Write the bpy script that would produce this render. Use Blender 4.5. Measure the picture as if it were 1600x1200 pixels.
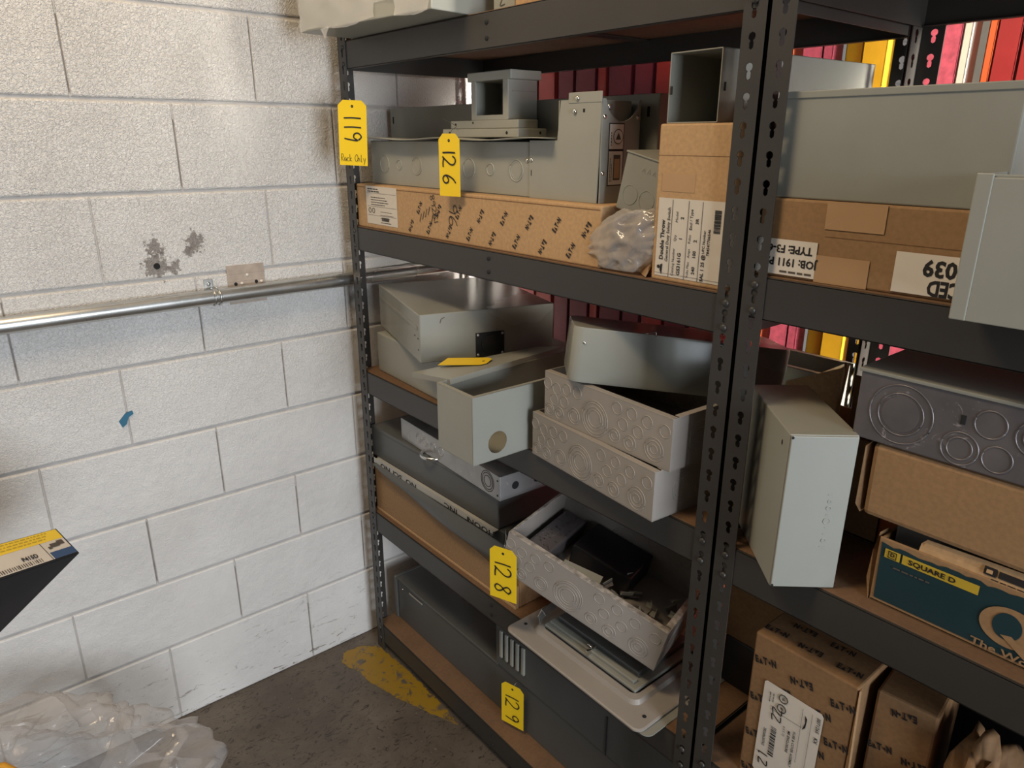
import bpy, bmesh, math, random
from math import radians as RAD, sin, cos, pi
from mathutils import Matrix, Vector
for o in list(bpy.data.objects): bpy.data.objects.remove(o)
scene = bpy.context.scene
COL = scene.collection
rnd = random.Random(7)

# ------------------------------------------------------------------ camera
cam_d = bpy.data.cameras.new('camera'); cam = bpy.data.objects.new('camera', cam_d); COL.objects.link(cam)
scene.camera = cam
cam_d.sensor_fit = 'HORIZONTAL'; cam_d.sensor_width = 36.0
cam_d.lens = 36.0 * 1131.6 / 1600.0
cam_d.clip_start = 0.02
YAW, PIT, ROL = -0.8765, 0.3256, 0.0021
f = Vector((sin(YAW)*cos(PIT), cos(YAW)*cos(PIT), -sin(PIT)))
r = Vector((cos(YAW), -sin(YAW), 0)); u = r.cross(f)
r2 = cos(ROL)*r + sin(ROL)*u; u2 = -sin(ROL)*r + cos(ROL)*u
M = Matrix.Identity(4)
for i in range(3): M[i][0] = r2[i]; M[i][1] = u2[i]; M[i][2] = -f[i]
M[0][3], M[1][3], M[2][3] = 1.8904, -0.5421, 1.5804
cam.matrix_world = M

# ------------------------------------------------------------------ world, lights, exposure
scene.view_settings.view_transform = 'Standard'; scene.view_settings.look = 'None'
scene.view_settings.exposure = 0.0; scene.view_settings.gamma = 1.0
scene.view_settings.use_curve_mapping = False
w = bpy.data.worlds.new('world'); scene.world = w; w.use_nodes = True
w.node_tree.nodes['Background'].inputs[0].default_value = (0.80, 0.86, 1.0, 1)
w.node_tree.nodes['Background'].inputs[1].default_value = 0.018

def area(name, loc, target, size, power, color, shape='RECTANGLE'):
    d = bpy.data.lights.new(name, 'AREA'); d.shape = shape; d.size, d.size_y = size
    d.energy = power; d.color = color
    o = bpy.data.objects.new(name, d); COL.objects.link(o); o.location = loc
    o.rotation_euler = (Vector(target) - Vector(loc)).to_track_quat('-Z', 'Y').to_euler()
    return o
# warm lamp over the aisle, daylight from the open door to the right, daylight behind the racks
area('ceiling_lamp', (0.80, -0.58, 2.80), (0.65, -0.05, 0.9), (0.7, 0.3), 22, (1.0, 0.77, 0.49))
area('door_daylight', (5.4, -0.55, 1.45), (0.0, -0.4, 1.0), (1.4, 1.9), 178, (0.85, 0.92, 1.0))
rl = area('rear_daylight', (3.4, 1.02, 1.75), (1.2, 1.12, 1.25), (0.3, 1.9), 44, (1.0, 0.94, 0.84)); rl.data.spread = RAD(42)

# ------------------------------------------------------------------ materials
MATS = {}
def newmat(name):
    m = bpy.data.materials.new(name); m.use_nodes = True; MATS[name] = m
    return m, m.node_tree, m.node_tree.nodes['Principled BSDF']
def N(nt, t, **kw):
    n = nt.nodes.new(t)
    for k, v in kw.items():
        if k in n.inputs: n.inputs[k].default_value = v
        else: setattr(n, k, v)
    return n
def ramp(nt, fac, stops):
    n = nt.nodes.new('ShaderNodeValToRGB'); e = n.color_ramp.elements
    while len(e) < len(stops): e.new(0.5)
    for i, (p, c) in enumerate(stops): e[i].position = p; e[i].color = (*c, 1) if len(c) == 3 else c
    nt.links.new(fac, n.inputs[0]); return n
def objco(nt, scale=(1,1,1)):
    tc = nt.nodes.new('ShaderNodeTexCoord'); mp = nt.nodes.new('ShaderNodeMapping')
    mp.inputs['Scale'].default_value = scale
    nt.links.new(tc.outputs['Object'], mp.inputs[0]); return mp.outputs[0]
def noise(nt, co, scale, detail=4, rough=0.5, dist=0.0):
    n = N(nt, 'ShaderNodeTexNoise', Scale=scale, Detail=detail, Roughness=rough, Distortion=dist)
    nt.links.new(co, n.inputs['Vector']); return n.outputs['Fac']
def mixc(nt, fac, a, b, mode='MIX'):
    n = nt.nodes.new('ShaderNodeMix'); n.data_type = 'RGBA'; n.blend_type = mode
    L = nt.links
    (L.new(fac, n.inputs[0]) if hasattr(fac, 'is_linked') else setattr(n.inputs[0], 'default_value', fac))
    for v, i in ((a, 6), (b, 7)):
        if hasattr(v, 'is_linked'): L.new(v, n.inputs[i])
        else: n.inputs[i].default_value = (*v, 1)
    return n.outputs[2]
def bump(nt, h, bsdf, strength, dist):
    b = N(nt, 'ShaderNodeBump', Strength=strength, Distance=dist)
    nt.links.new(h, b.inputs['Height']); nt.links.new(b.outputs[0], bsdf.inputs['Normal'])

def paint(name, col, rough=0.42, var=0.12, metallic=0.0, scratch=0.0, nscale=6, spec=0.5):
    m, nt, b = newmat(name); co = objco(nt)
    n1 = noise(nt, co, nscale, 5, 0.6)
    r1 = ramp(nt, n1, [(0.3, tuple(c*(1-var) for c in col)), (0.7, tuple(min(1, c*(1+var)) for c in col))])
    out = r1.outputs[0]
    if scratch:
        n2 = noise(nt, co, 38, 6, 0.7, 1.2)
        r2_ = ramp(nt, n2, [(0.62, (0,0,0)), (0.70, (1,1,1))])
        out = mixc(nt, r2_.outputs[0], out, tuple(min(1, c*(1+scratch)) for c in col))
    nt.links.new(out, b.inputs['Base Color'])
    rr = ramp(nt, noise(nt, co, 3, 3), [(0.3, (rough-0.07,)*3), (0.7, (rough+0.08,)*3)])
    nt.links.new(rr.outputs[0], b.inputs['Roughness'])
    b.inputs['Metallic'].default_value = metallic
    b.inputs['Specular IOR Level'].default_value = spec
    return m
paint('grey_enamel', (0.30, 0.298, 0.258), 0.36, 0.05)
paint('grey_enamel_matt', (0.25, 0.248, 0.215), 0.5, 0.06)
paint('grey_enamel_glossy', (0.27, 0.27, 0.235), 0.24, 0.04)
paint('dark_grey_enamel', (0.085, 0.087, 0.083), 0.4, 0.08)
paint('tub_enamel', (0.30, 0.27, 0.24), 0.42, 0.08)
paint('galvanized_knockouts', (0.34, 0.335, 0.33), 0.34, 0.15, 0.55, 0.5, 14)
paint('raw_galvanized', (0.17, 0.155, 0.16), 0.42, 0.25, 0.5, 1.6, 10)
paint('worn_rim', (0.42, 0.38, 0.34), 0.35, 0.5, 0.3, 1.0, 70)
paint('bright_galvanized', (0.62, 0.62, 0.60), 0.26, 0.1, 0.95, 0, 20)
paint('rack_enamel', (0.036, 0.032, 0.028), 0.42, 0.12)
paint('chrome_screw', (0.7, 0.68, 0.62), 0.2, 0.05, 1.0)
paint('black_plastic', (0.012, 0.012, 0.014), 0.35, 0.1)
paint('black_ink', (0.012, 0.010, 0.010), 0.6, 0.1)
paint('faded_ink', (0.09, 0.07, 0.055), 0.8, 0.2)
paint('label_paper', (0.62, 0.56, 0.48), 0.6, 0.06)
paint('white_label', (0.70, 0.64, 0.56), 0.5, 0.04)
paint('dusty_label', (0.40, 0.39, 0.36), 0.7, 0.1)
paint('tag_yellow', (0.82, 0.55, 0.012), 0.5, 0.03)
paint('teal_print', (0.008, 0.032, 0.040), 0.55, 0.15)
paint('strip_yellow', (0.50, 0.34, 0.03), 0.55, 0.1)
paint('blue_tape', (0.02, 0.13, 0.22), 0.6, 0.15)
paint('paint_red', (0.33, 0.022, 0.022), 0.45, 0.2)
paint('paint_maroon', (0.16, 0.012, 0.03), 0.45, 0.2)
paint('paint_pink', (0.55, 0.09, 0.13), 0.6, 0.25, 0, 0, 60)
paint('paint_yellow', (0.62, 0.33, 0.012), 0.45, 0.15)
paint('paint_orange', (0.72, 0.12, 0.03), 0.5, 0.1)
paint('paint_cream', (0.75, 0.66, 0.52), 0.6, 0.05)
paint('carton_black', (0.006, 0.007, 0.011), 0.6, 0.1)
paint('carton_navy', (0.03, 0.07, 0.17), 0.45, 0.1)
paint('carton_yellow', (0.83, 0.56, 0.03), 0.5, 0.05)
paint('note_paper', (0.72, 0.78, 0.45), 0.7, 0.05)
paint('cord_orange', (0.85, 0.36, 0.02), 0.4, 0.05)
paint('tape_tan', (0.44, 0.27, 0.135), 0.3, 0.06)
paint('bare_block', (0.40, 0.33, 0.27), 0.85, 0.15, 0, 0, 30)
paint('dark_void', (0.01, 0.01, 0.01), 0.9, 0.1)
paint('galv_copper', (0.42, 0.25, 0.2), 0.35, 0.1, 0.7)
paint('screw_zinc', (0.45, 0.45, 0.45), 0.35, 0.3, 0.9)

def board(name, col, streak=(3, 40, 40), rough=0.85, var=0.2):
    m, nt, b = newmat(name); co = objco(nt, streak)
    n1 = noise(nt, co, 2.0, 5, 0.65)
    n2 = noise(nt, objco(nt), 140, 3)
    r1 = ramp(nt, n1, [(0.3, tuple(c*(1-var) for c in col)), (0.7, tuple(c*(1+var) for c in col))])
    o_ = mixc(nt, 0.25, r1.outputs[0], ramp(nt, n2, [(0.35, tuple(c*0.6 for c in col)), (0.65, tuple(c*1.25 for c in col))]).outputs[0])
    nt.links.new(o_, b.inputs['Base Color']); b.inputs['Roughness'].default_value = rough
    bump(nt, n2, b, 0.15, 0.0006); return m
board('particle_board', (0.155, 0.083, 0.040), (4, 4, 4))
board('cardboard', (0.30, 0.172, 0.078), (1, 14, 2), 0.8, 0.1)
board('cardboard_light', (0.46, 0.285, 0.140), (1, 14, 2), 0.8, 0.1)
board('cardboard_brown', (0.22, 0.118, 0.050), (2, 10, 2), 0.8, 0.12)

def wallmat():
    m, nt, b = newmat('painted_block'); co = objco(nt)
    base = ramp(nt, noise(nt, co, 2.3, 6, 0.6), [(0.3, (0.60, 0.575, 0.545)), (0.7, (0.74, 0.72, 0.69))])
    # dark scuffs and grime towards the floor, with shapes of their own
    sc = ramp(nt, noise(nt, objco(nt, (1, 4, 16)), 3.5, 8, 0.74, 1.0), [(0.585, (0,0,0)), (0.64, (1,1,1))])
    sep = nt.nodes.new('ShaderNodeSeparateXYZ'); nt.links.new(co, sep.inputs[0])
    low = N(nt, 'ShaderNodeMapRange'); nt.links.new(sep.outputs[2], low.inputs[0])
    for i, v in zip((1, 2, 3, 4), (0.0, 0.30, 1.0, 0.04)): low.inputs[i].default_value = v
    mul = N(nt, 'ShaderNodeMath', operation='MULTIPLY'); nt.links.new(sc.outputs[0], mul.inputs[0]); nt.links.new(low.outputs[0], mul.inputs[1])
    out = mixc(nt, mul.outputs[0], base.outputs[0], (0.16, 0.13, 0.11))
    # chipped paint spots: (y, z, radius)
    for (y, z, rr_) in ((-0.085, 1.290, 0.040), (-0.082, 1.335, 0.026), (-0.045, 1.283, 0.020), (0.012, 1.338, 0.030), (-0.003, 1.318, 0.018)):
        d = N(nt, 'ShaderNodeVectorMath', operation='DISTANCE')
        cc = N(nt, 'ShaderNodeCombineXYZ'); nt.links.new(sep.outputs[1], cc.inputs[1]); nt.links.new(sep.outputs[2], cc.inputs[2])
        nt.links.new(cc.outputs[0], d.inputs[0]); d.inputs[1].default_value = (0, y, z)
        nn = N(nt, 'ShaderNodeMath', operation='MULTIPLY_ADD')
        nt.links.new(noise(nt, co, 65, 4, 0.7), nn.inputs[0]); nn.inputs[1].default_value = rr_*3.0; nt.links.new(d.outputs['Value'], nn.inputs[2])
        k = ramp(nt, nn.outputs[0], [(0.0, (0.9,)*3), (min(0.99, rr_*2.1), (0.85,)*3), (min(1.0, rr_*2.3), (0,0,0))])
        out = mixc(nt, k.outputs[0], out, (0.20, 0.175, 0.155))
    nt.links.new(out, b.inputs['Base Color'])
    b.inputs['Roughness'].default_value = 0.42
    v = N(nt, 'ShaderNodeTexNoise', Scale=150.0, Detail=3.0, Roughness=0.55, Distortion=1.6); nt.links.new(co, v.inputs['Vector'])
    hi = N(nt, 'ShaderNodeMapRange'); nt.links.new(sep.outputs[2], hi.inputs[0])
    for i, vv in zip((1, 2, 3, 4), (0.7, 1.5, 0.22, 1.0)): hi.inputs[i].default_value = vv
    n3 = noise(nt, co, 30, 4)
    a = N(nt, 'ShaderNodeMath', operation='MULTIPLY'); nt.links.new(v.outputs[0], a.inputs[0]); nt.links.new(hi.outputs[0], a.inputs[1])
    s = N(nt, 'ShaderNodeMath', operation='MULTIPLY_ADD'); nt.links.new(n3, s.inputs[0]); s.inputs[1].default_value = 0.5; nt.links.new(a.outputs[0], s.inputs[2])
    bump(nt, s.outputs[0], b, 1.0, 0.0055)
wallmat()
paint('mortar', (0.47, 0.44, 0.41), 0.7, 0.12, 0, 0, 20)
paint('dirty_joint', (0.20, 0.175, 0.155), 0.9, 0.35, 0, 0, 25)
def floormat(name, yellow=False):
    m, nt, b = newmat(name); co = objco(nt)
    base = ramp(nt, noise(nt, co, 3.2, 8, 0.68, 0.4), [(0.28, (0.055, 0.042, 0.032)), (0.5, (0.105, 0.083, 0.064)), (0.72, (0.16, 0.13, 0.10))])
    sc = ramp(nt, noise(nt, objco(nt, (2, 1, 1)), 22, 8, 0.75, 2.2), [(0.55, (0,0,0)), (0.61, (1,1,1))])
    out = mixc(nt, sc.outputs[0], base.outputs[0], (0.028, 0.021, 0.016))
    sp = ramp(nt, noise(nt, co, 90, 3, 0.6), [(0.70, (0,0,0)), (0.73, (1,1,1))])
    out = mixc(nt, sp.outputs[0], out, (0.24, 0.20, 0.16))
    if yellow:
        k = ramp(nt, noise(nt, co, 26, 7, 0.72, 0.6), [(0.53, (1,1,1)), (0.60, (0,0,0))])
        out = mixc(nt, k.outputs[0], out, (0.27, 0.155, 0.010))
    nt.links.new(out, b.inputs['Base Color'])
    rr = ramp(nt, noise(nt, co, 7, 5), [(0.3, (0.30,)*3), (0.7, (0.6,)*3)]); nt.links.new(rr.outputs[0], b.inputs['Roughness'])
    bump(nt, noise(nt, co, 40, 6), b, 0.2, 0.001)
floormat('old_concrete'); floormat('worn_yellow_paint', True)
def plastic(name, alpha, rough, tint=(0.85, 0.84, 0.82), edge=0.0):
    m, nt, b = newmat(name)
    b.inputs['Base Color'].default_value = (*tint, 1); b.inputs['Roughness'].default_value = rough
    b.inputs['Specular IOR Level'].default_value = 0.9
    b.inputs['Alpha'].default_value = alpha
    co = objco(nt); bump(nt, noise(nt, co, 7, 3, 0.5, 2.5), b, 0.35, 0.01)
    if edge:      # film reads denser where it is seen edge-on
        lw = N(nt, 'ShaderNodeLayerWeight', Blend=0.35)
        mr = N(nt, 'ShaderNodeMapRange'); nt.links.new(lw.outputs['Facing'], mr.inputs[0])
        mr.inputs[3].default_value = alpha; mr.inputs[4].default_value = edge
        nt.links.new(mr.outputs[0], b.inputs['Alpha'])
plastic('clear_film', 0.17, 0.07, (0.62, 0.58, 0.55), 0.55); plastic('cloudy_film', 0.42, 0.16, (0.50, 0.45, 0.40), 0.75); plastic('wrap_film', 0.30, 0.15)

# ------------------------------------------------------------------ mesh builder
_bevc = {}
def bev_box(L, W, H, bv):
    key = (round(L,4), round(W,4), round(H,4), bv)
    if key not in _bevc:
        bm = bmesh.new(); bmesh.ops.create_cube(bm, size=1)
        for v in bm.verts: v.co = Vector(((v.co.x+.5)*L, (v.co.y+.5)*W, (v.co.z+.5)*H))
        b_ = min(bv, L*0.45, W*0.45, H*0.45)
        if b_ > 0: bmesh.ops.bevel(bm, geom=list(bm.edges), offset=b_, segments=2, profile=0.5, affect='EDGES')
        bm.verts.index_update()
        _bevc[key] = ([v.co.copy() for v in bm.verts], [[v.index for v in fc.verts] for fc in bm.faces]); bm.free()
    return _bevc[key]
_txt = {}
def text_mesh(s, bold):
    if (s, bold) not in _txt:
        c = bpy.data.curves.new('t', 'FONT'); c.body = s; c.size = 1; c.offset = bold; c.resolution_u = 2
        c.align_x = 'CENTER'; c.align_y = 'CENTER'
        o = bpy.data.objects.new('t', c); COL.objects.link(o)
        me = o.to_mesh()
        _txt[(s, bold)] = ([v.co.copy() for v in me.vertices], [list(p_.vertices) for p_ in me.polygons])
        o.to_mesh_clear(); bpy.data.objects.remove(o); bpy.data.curves.remove(c)
    return _txt[(s, bold)]

class MB:
    def __init__(s): s.v = []; s.f = []; s.m = []; s.smooth = []
    def add(s, vs, fs, mat, sm=False, T=None):
        k = len(s.v)
        s.v += [(T @ Vector(v)) if T is not None else Vector(v) for v in vs]
        s.f += [[i+k for i in q] for q in fs]; s.m += [mat]*len(fs); s.smooth += [sm]*len(fs)
        return s
    def box(s, x0, y0, z0, x1, y1, z1, mat, bv=0.0012, T=None):
        vs, fs = bev_box(x1-x0, y1-y0, z1-z0, bv)
        o = Vector((x0, y0, z0)); return s.add([v+o for v in vs], fs, mat, False, T)
    def quad(s, pts, mat): return s.add(pts, [list(range(len(pts)))], mat)
    def slab(s, pts, th, mat):      # thick polygon, pts planar, thickness along normal
        P = [Vector(p_) for p_ in pts]; n = (P[1]-P[0]).cross(P[2]-P[1]).normalized()*th
        k = len(P); return s.add(P+[p_+n for p_ in P], [list(range(k))[::-1], list(range(k, 2*k))]+[[i, (i+1)%k, (i+1)%k+k, i+k] for i in range(k)], mat)
    def tube(s, path, rad, mat, seg=12, closed=False):
        P = [Vector(p_) for p_ in path]; n = len(P); vs = []; fs = []
        for i, p_ in enumerate(P):
            a = P[(i-1)%n] if (closed or i > 0) else p_; c = P[(i+1)%n] if (closed or i < n-1) else p_
            t = (c-a).normalized(); ref = Vector((0,0,1)) if abs(t.z) < 0.9 else Vector((1,0,0))
            e1 = t.cross(ref).normalized(); e2 = t.cross(e1)
            rr = rad[i] if isinstance(rad, (list, tuple)) else rad
            vs += [p_ + rr*(cos(2*pi*j/seg)*e1 + sin(2*pi*j/seg)*e2) for j in range(seg)]
        for i in range(n if closed else n-1):
            for j in range(seg):
                a = i*seg+j; b_ = i*seg+(j+1)%seg; i2 = (i+1) % n
                fs.append([a, b_, i2*seg+(j+1)%seg, i2*seg+j])
        if not closed: fs += [list(range(seg))[::-1], [(n-1)*seg+j for j in range(seg)]]
        return s.add(vs, fs, mat, True)
    def ring(s, c, ex, ey, r, mat, wdt=0.0011, n=28, a0=0, a1=2*pi):   # embossed circle lying on a face
        c = Vector(c); ex = Vector(ex); ey = Vector(ey); full = abs(a1-a0-2*pi) < 1e-6
        k = n if full else n+1
        return s.tube([c + r*(cos(a0+(a1-a0)*i/n)*ex + sin(a0+(a1-a0)*i/n)*ey) for i in range(k)], wdt, mat, 6, full)
    def disc(s, c, ex, ey, r, th, mat, n=20, ry=None):
        c = Vector(c); ex = Vector(ex); ey = Vector(ey); nn = ex.cross(ey)*th; ry = ry or r
        a = [c + r*cos(2*pi*i/n)*ex + ry*sin(2*pi*i/n)*ey for i in range(n)]
        return s.slab_raw(a, nn, mat)
    def slab_raw(s, P, n, mat):
        k = len(P); return s.add(P+[p_+n for p_ in P], [list(range(k))[::-1], list(range(k, 2*k))]+[[i, (i+1)%k, (i+1)%k+k, i+k] for i in range(k)], mat)
    def text(s, t, c, ex, ey, size, mat, bold=0.0, sx=1.0, fitw=None):
        vs, fs = text_mesh(t, bold); c = Vector(c)
        if fitw: sx = fitw/(size*(max(v.x for v in vs)-min(v.x for v in vs))); ex = Vector(ex); ey = Vector(ey)
        return s.add([c + size*(v.x*sx*ex + v.y*ey) for v in vs], fs, mat)
    def ribbon(s, pts, c, ex, ey, wdt, mat, n=None):      # pen stroke on a face
        c = Vector(c); ex = Vector(ex); ey = Vector(ey); P = [c + a*ex + b_*ey for a, b_ in pts]; nn = ex.cross(ey)
        vs = []; fs = []
        for i, p_ in enumerate(P):
            t = (P[min(i+1, len(P)-1)]-P[max(i-1, 0)]).normalized(); sd = nn.cross(t)*wdt/2; vs += [p_-sd, p_+sd]
        fs = [[2*i, 2*i+2, 2*i+3, 2*i+1] for i in range(len(P)-1)]
        return s.add(vs, fs, mat)
    def build(s, name, parent=None, M4=None):
        me = bpy.data.meshes.new(name); me.from_pydata([tuple(v) for v in s.v], [], s.f)
        keys = []
        for i, k in enumerate(s.m):
            if k not in keys: keys.append(k); me.materials.append(MATS[k])
        me.polygons.foreach_set('material_index', [keys.index(k) for k in s.m])
        me.polygons.foreach_set('use_smooth', s.smooth); me.update()
        o = bpy.data.objects.new(name, me); COL.objects.link(o)
        if parent: o.parent = parent
        if M4 is not None: o.matrix_world = M4
        return o

def pose(loc, yaw=0, pit=0, rol=0):
    return Matrix.Translation(loc) @ Matrix.Rotation(RAD(yaw), 4, 'Z') @ Matrix.Rotation(RAD(pit), 4, 'X') @ Matrix.Rotation(RAD(rol), 4, 'Y')
def tag(o, label, cat, group=None, kind=None):
    o['label'] = label; o['category'] = cat
    if group: o['group'] = group
    if kind: o['kind'] = kind
    return o
def thing(name, label, cat, loc, yaw=0, pit=0, rol=0, group=None):
    o = bpy.data.objects.new(name, None); COL.objects.link(o); o.empty_display_size = 0.05
    o.matrix_world = pose(loc, yaw, pit, rol); return tag(o, label, cat, group)
def struct(o): o['kind'] = 'structure'; return o
X, Y, Z = Vector((1,0,0)), Vector((0,1,0)), Vector((0,0,1))

def shell(mb, L, W, H, mat, t=0.0016, lip=0.0, inner=None, bottom=True):   # open-topped folded sheet box
    im = inner or mat
    if bottom: mb.box(0, 0, 0, L, W, t, mat, 0)
    mb.box(0, 0, 0, L, t, H, mat, 0.0006); mb.box(0, W-t, 0, L, W, H, mat, 0.0006)
    mb.box(0, t, 0, t, W-t, H, mat, 0.0006); mb.box(L-t, t, 0, L, W-t, H, mat, 0.0006)
    if lip:
        mb.box(0.003, 0, H-t, L-0.003, lip, H, mat, 0.0006); mb.box(0.003, W-lip, H-t, L-0.003, W, H, mat, 0.0006)
        mb.box(0, lip+0.004, H-t, lip, W-lip-0.004, H, mat, 0.0006); mb.box(L-lip, lip+0.004, H-t, L, W-lip-0.004, H, mat, 0.0006)
def screw(parent, c, n=(0,-1,0), r=0.004, name='screw', mat='chrome_screw'):
    mb = MB(); c = Vector(c); n = Vector(n).normalized(); ref = Z if abs(n.z) < 0.9 else X
    e1 = n.cross(ref).normalized(); e2 = n.cross(e1)
    vs = []; fs = []; st = [(1.0, 0.0), (0.95, 0.45), (0.65, 0.75), (0.25, 0.85)]
    for rr, h in st: vs += [c + r*rr*(cos(2*pi*j/12)*e1+sin(2*pi*j/12)*e2) + n*h*r*0.8 for j in range(12)]
    for i in range(3): fs += [[i*12+j, i*12+(j+1)%12, (i+1)*12+(j+1)%12, (i+1)*12+j] for j in range(12)]
    fs.append([36+j for j in range(12)]); mb.add(vs, fs, mat, True)
    return mb.build(name, parent)

# ================================================================== THE SETTING
mb = MB(); mb.box(-0.3, -4.5, -0.1, 6.5, 4.5, 0.0, 'old_concrete', 0); struct(mb.build('floor'))
# left wall: painted concrete blocks in running bond, tooled joints
mb = MB(); H, B = 0.2032, 0.4064; T0 = 1.866
mb.box(-0.2, -4.5, 0, -0.005, 4.5, 3.4, 'mortar', 0)
prof = [(0.0, -0.0052), (0.0030, -0.0010), (0.0060, 0.0)]
for k in range(-8, 10):
    z1 = T0 - k*H; z0 = z1 - H
    if z0 < 0.05: z0 = 0.0
    if z1 <= 0.05 or z0 > 3.3: continue
    off = 0 if k % 2 else B/2
    for j in range(-11, 12):
        y0 = off + j*B; y1 = y0 + B
        gz, gy = 0.0030, (0.0013 if rnd.random() < 0.6 else 0.0007)
        a0, a1, b0, b1 = y0+gy, y1-gy, z0+(gz if z0 > 0 else 0), z1-gz
        vs = []
        for ins, xx in ((0, -0.0052), (0.0022, -0.0012), (0.0050, 0.0)):
            iy = ins*0.45
            vs += [(xx, a0+iy, b0+ins), (xx, a1-iy, b0+ins), (xx, a1-iy, b1-ins), (xx, a0+iy, b1-ins)]
        fs = [[8, 9, 10, 11]]
        for s_ in (0, 4): fs += [[s_+i, s_+(i+1)%4, s_+4+(i+1)%4, s_+4+i] for i in range(4)]
        mb.add(vs, fs, 'painted_block')
        if rnd.random() < 0.75:   # grime in the head joint
            mb.box(-0.0056, y0-0.0011, z0+0.012, -0.0042, y0+0.0011, z1-0.012-rnd.random()*0.03, 'dirty_joint', 0)
struct(mb.build('wall_left'))
mb = MB(); mb.box(-0.2, 4.5, 0, 6.5, 4.6, 3.4, 'paint_cream', 0); struct(mb.build('wall_back'))
mb = MB(); mb.box(-0.2, -4.5, 3.4, 6.5, 4.6, 3.5, 'mortar', 0); struct(mb.build('ceiling'))

# worn yellow line on the floor
pts = [(0.045,0.283),(0.05,0.335),(0.075,0.375),(0.10,0.392),(0.25,0.402),(0.45,0.402),(0.53,0.392),(0.44,0.356),(0.303,0.307),(0.215,0.285),(0.155,0.283),(0.12,0.268),(0.085,0.262)]
jag = []; qj = random.Random(12)
for i in range(len(pts)):
    a, b_ = Vector(pts[i]), Vector(pts[(i+1) % len(pts)]); m_ = max(2, int((b_-a).length/0.008))
    for k in range(m_): p_ = a.lerp(b_, k/m_); jag.append(Vector((p_.x+qj.uniform(-1,1)*0.0035, p_.y+qj.uniform(-1,1)*0.0035, 0.0)))
mb = MB(); mb.slab_raw(jag, Z*0.0010, 'worn_yellow_paint')
tag(mb.build('floor_paint_mark'), 'worn yellow paint patch on the concrete floor at the foot of the left post', 'floor marking')

# ================================================================== THE RACKS
YR = 0.394; DEP = 0.46
def keyhole_post(parent, x_out, sgn, y_front, back=False, ztop=2.0, rivz=()):
    """slotted angle post: front flange in the xz plane, side flange going into the rack; real keyholes"""
    mb = MB(); fw = 0.0382; t = 0.0018
    def flange(P, ex, nn, width):          # P outer bottom corner, ex across, nn thickness dir
        pitch = 0.0381; z0 = 0.02; n = int((ztop-z0)/pitch)
        cx = width*0.56; hw = 0.0058; hw2 = 0.0034
        zs = [0.0]
        # body strips left and right of the holes
        for a, b_ in ((0, cx-hw-0.0006), (cx+hw+0.0006, width)):
            p0 = P + ex*a; p1 = P + ex*b_
            mb.slab_raw([p0, p1, p1+Z*ztop, p0+Z*ztop], nn*t, 'rack_enamel')
        # strip with keyholes between
        for i in range(n+1):
            zc = z0 + i*pitch
            # ring polygon around the key shape: build as 2 side fillers and solid web
            zb, zt = zc, zc+0.0225
            l, r_ = cx-hw-0.0006, cx+hw+0.0006
            znext = (z0+(i+1)*pitch) if i < n else ztop
            key = []
            m = 10
            for q in range(m+1):           # left side of the key shape from bottom to top
                s_ = q/m; z = zb + (zt-zb)*s_
                if s_ < 0.5: w_ = hw2*math.sqrt(max(0.0, 1-(1-min(1, s_/0.12))**2)) + (hw-hw2)*0.35*s_*2*0.6
                else:
                    d = (s_-0.74)/0.26; w_ = hw*math.sqrt(max(0.0, 1-min(1, d*d))); w_ = max(w_, 0)
                key.append((z, w_))
            for sd in (-1, 1):
                for q in range(m):
                    (za, wa), (zb_, wb) = key[q], key[q+1]
                    ed = l if sd < 0 else r_
                    pa = [P+ex*ed+Z*za, P+ex*(cx+sd*wa)+Z*za, P+ex*(cx+sd*wb)+Z*zb_, P+ex*ed+Z*zb_]
                    if sd > 0: pa = pa[::-1]
                    mb.slab_raw(pa, nn*t, 'rack_enamel')
            pa = [P+ex*l+Z*zt, P+ex*r_+Z*zt, P+ex*r_+Z*min(znext, ztop), P+ex*l+Z*min(znext, ztop)]
            if zt < ztop: mb.slab_raw(pa, nn*t, 'rack_enamel')
            if i == 0: mb.slab_raw([P+ex*l, P+ex*r_, P+ex*r_+Z*zc, P+ex*l+Z*zc], nn*t, 'rack_enamel')
    yy = y_front; into = -1 if back else 1
    flange(Vector((x_out, yy, 0)), X*sgn, Y*into, fw)
    flange(Vector((x_out, yy, 0)), Y*into, X*sgn, fw)
    o = mb.build('post', parent)
    for zc in rivz:
        screw(o, (x_out+sgn*fw*0.56, yy, zc), (0, -into, 0), 0.0055, 'rivet', 'rack_enamel')
    return o
def beam(parent, x0, x1, z0, z1, y, into, front=True):
    mb = MB(); t = 0.002
    mb.box(x0, min(y, y+into*t), z0, x1, max(y, y+into*t), z1, 'rack_enamel', 0.0005)
    yb = y+into*0.024
    mb.box(x0, min(y, yb), z1-t, x1, max(y, yb), z1, 'rack_enamel', 0.0004)      # top ledge
    mb.box(x0, min(y, y+into*0.012), z0, x1, max(y, y+into*0.012), z0+t, 'rack_enamel', 0.0004)
    return mb.build('beam', parent)
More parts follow.
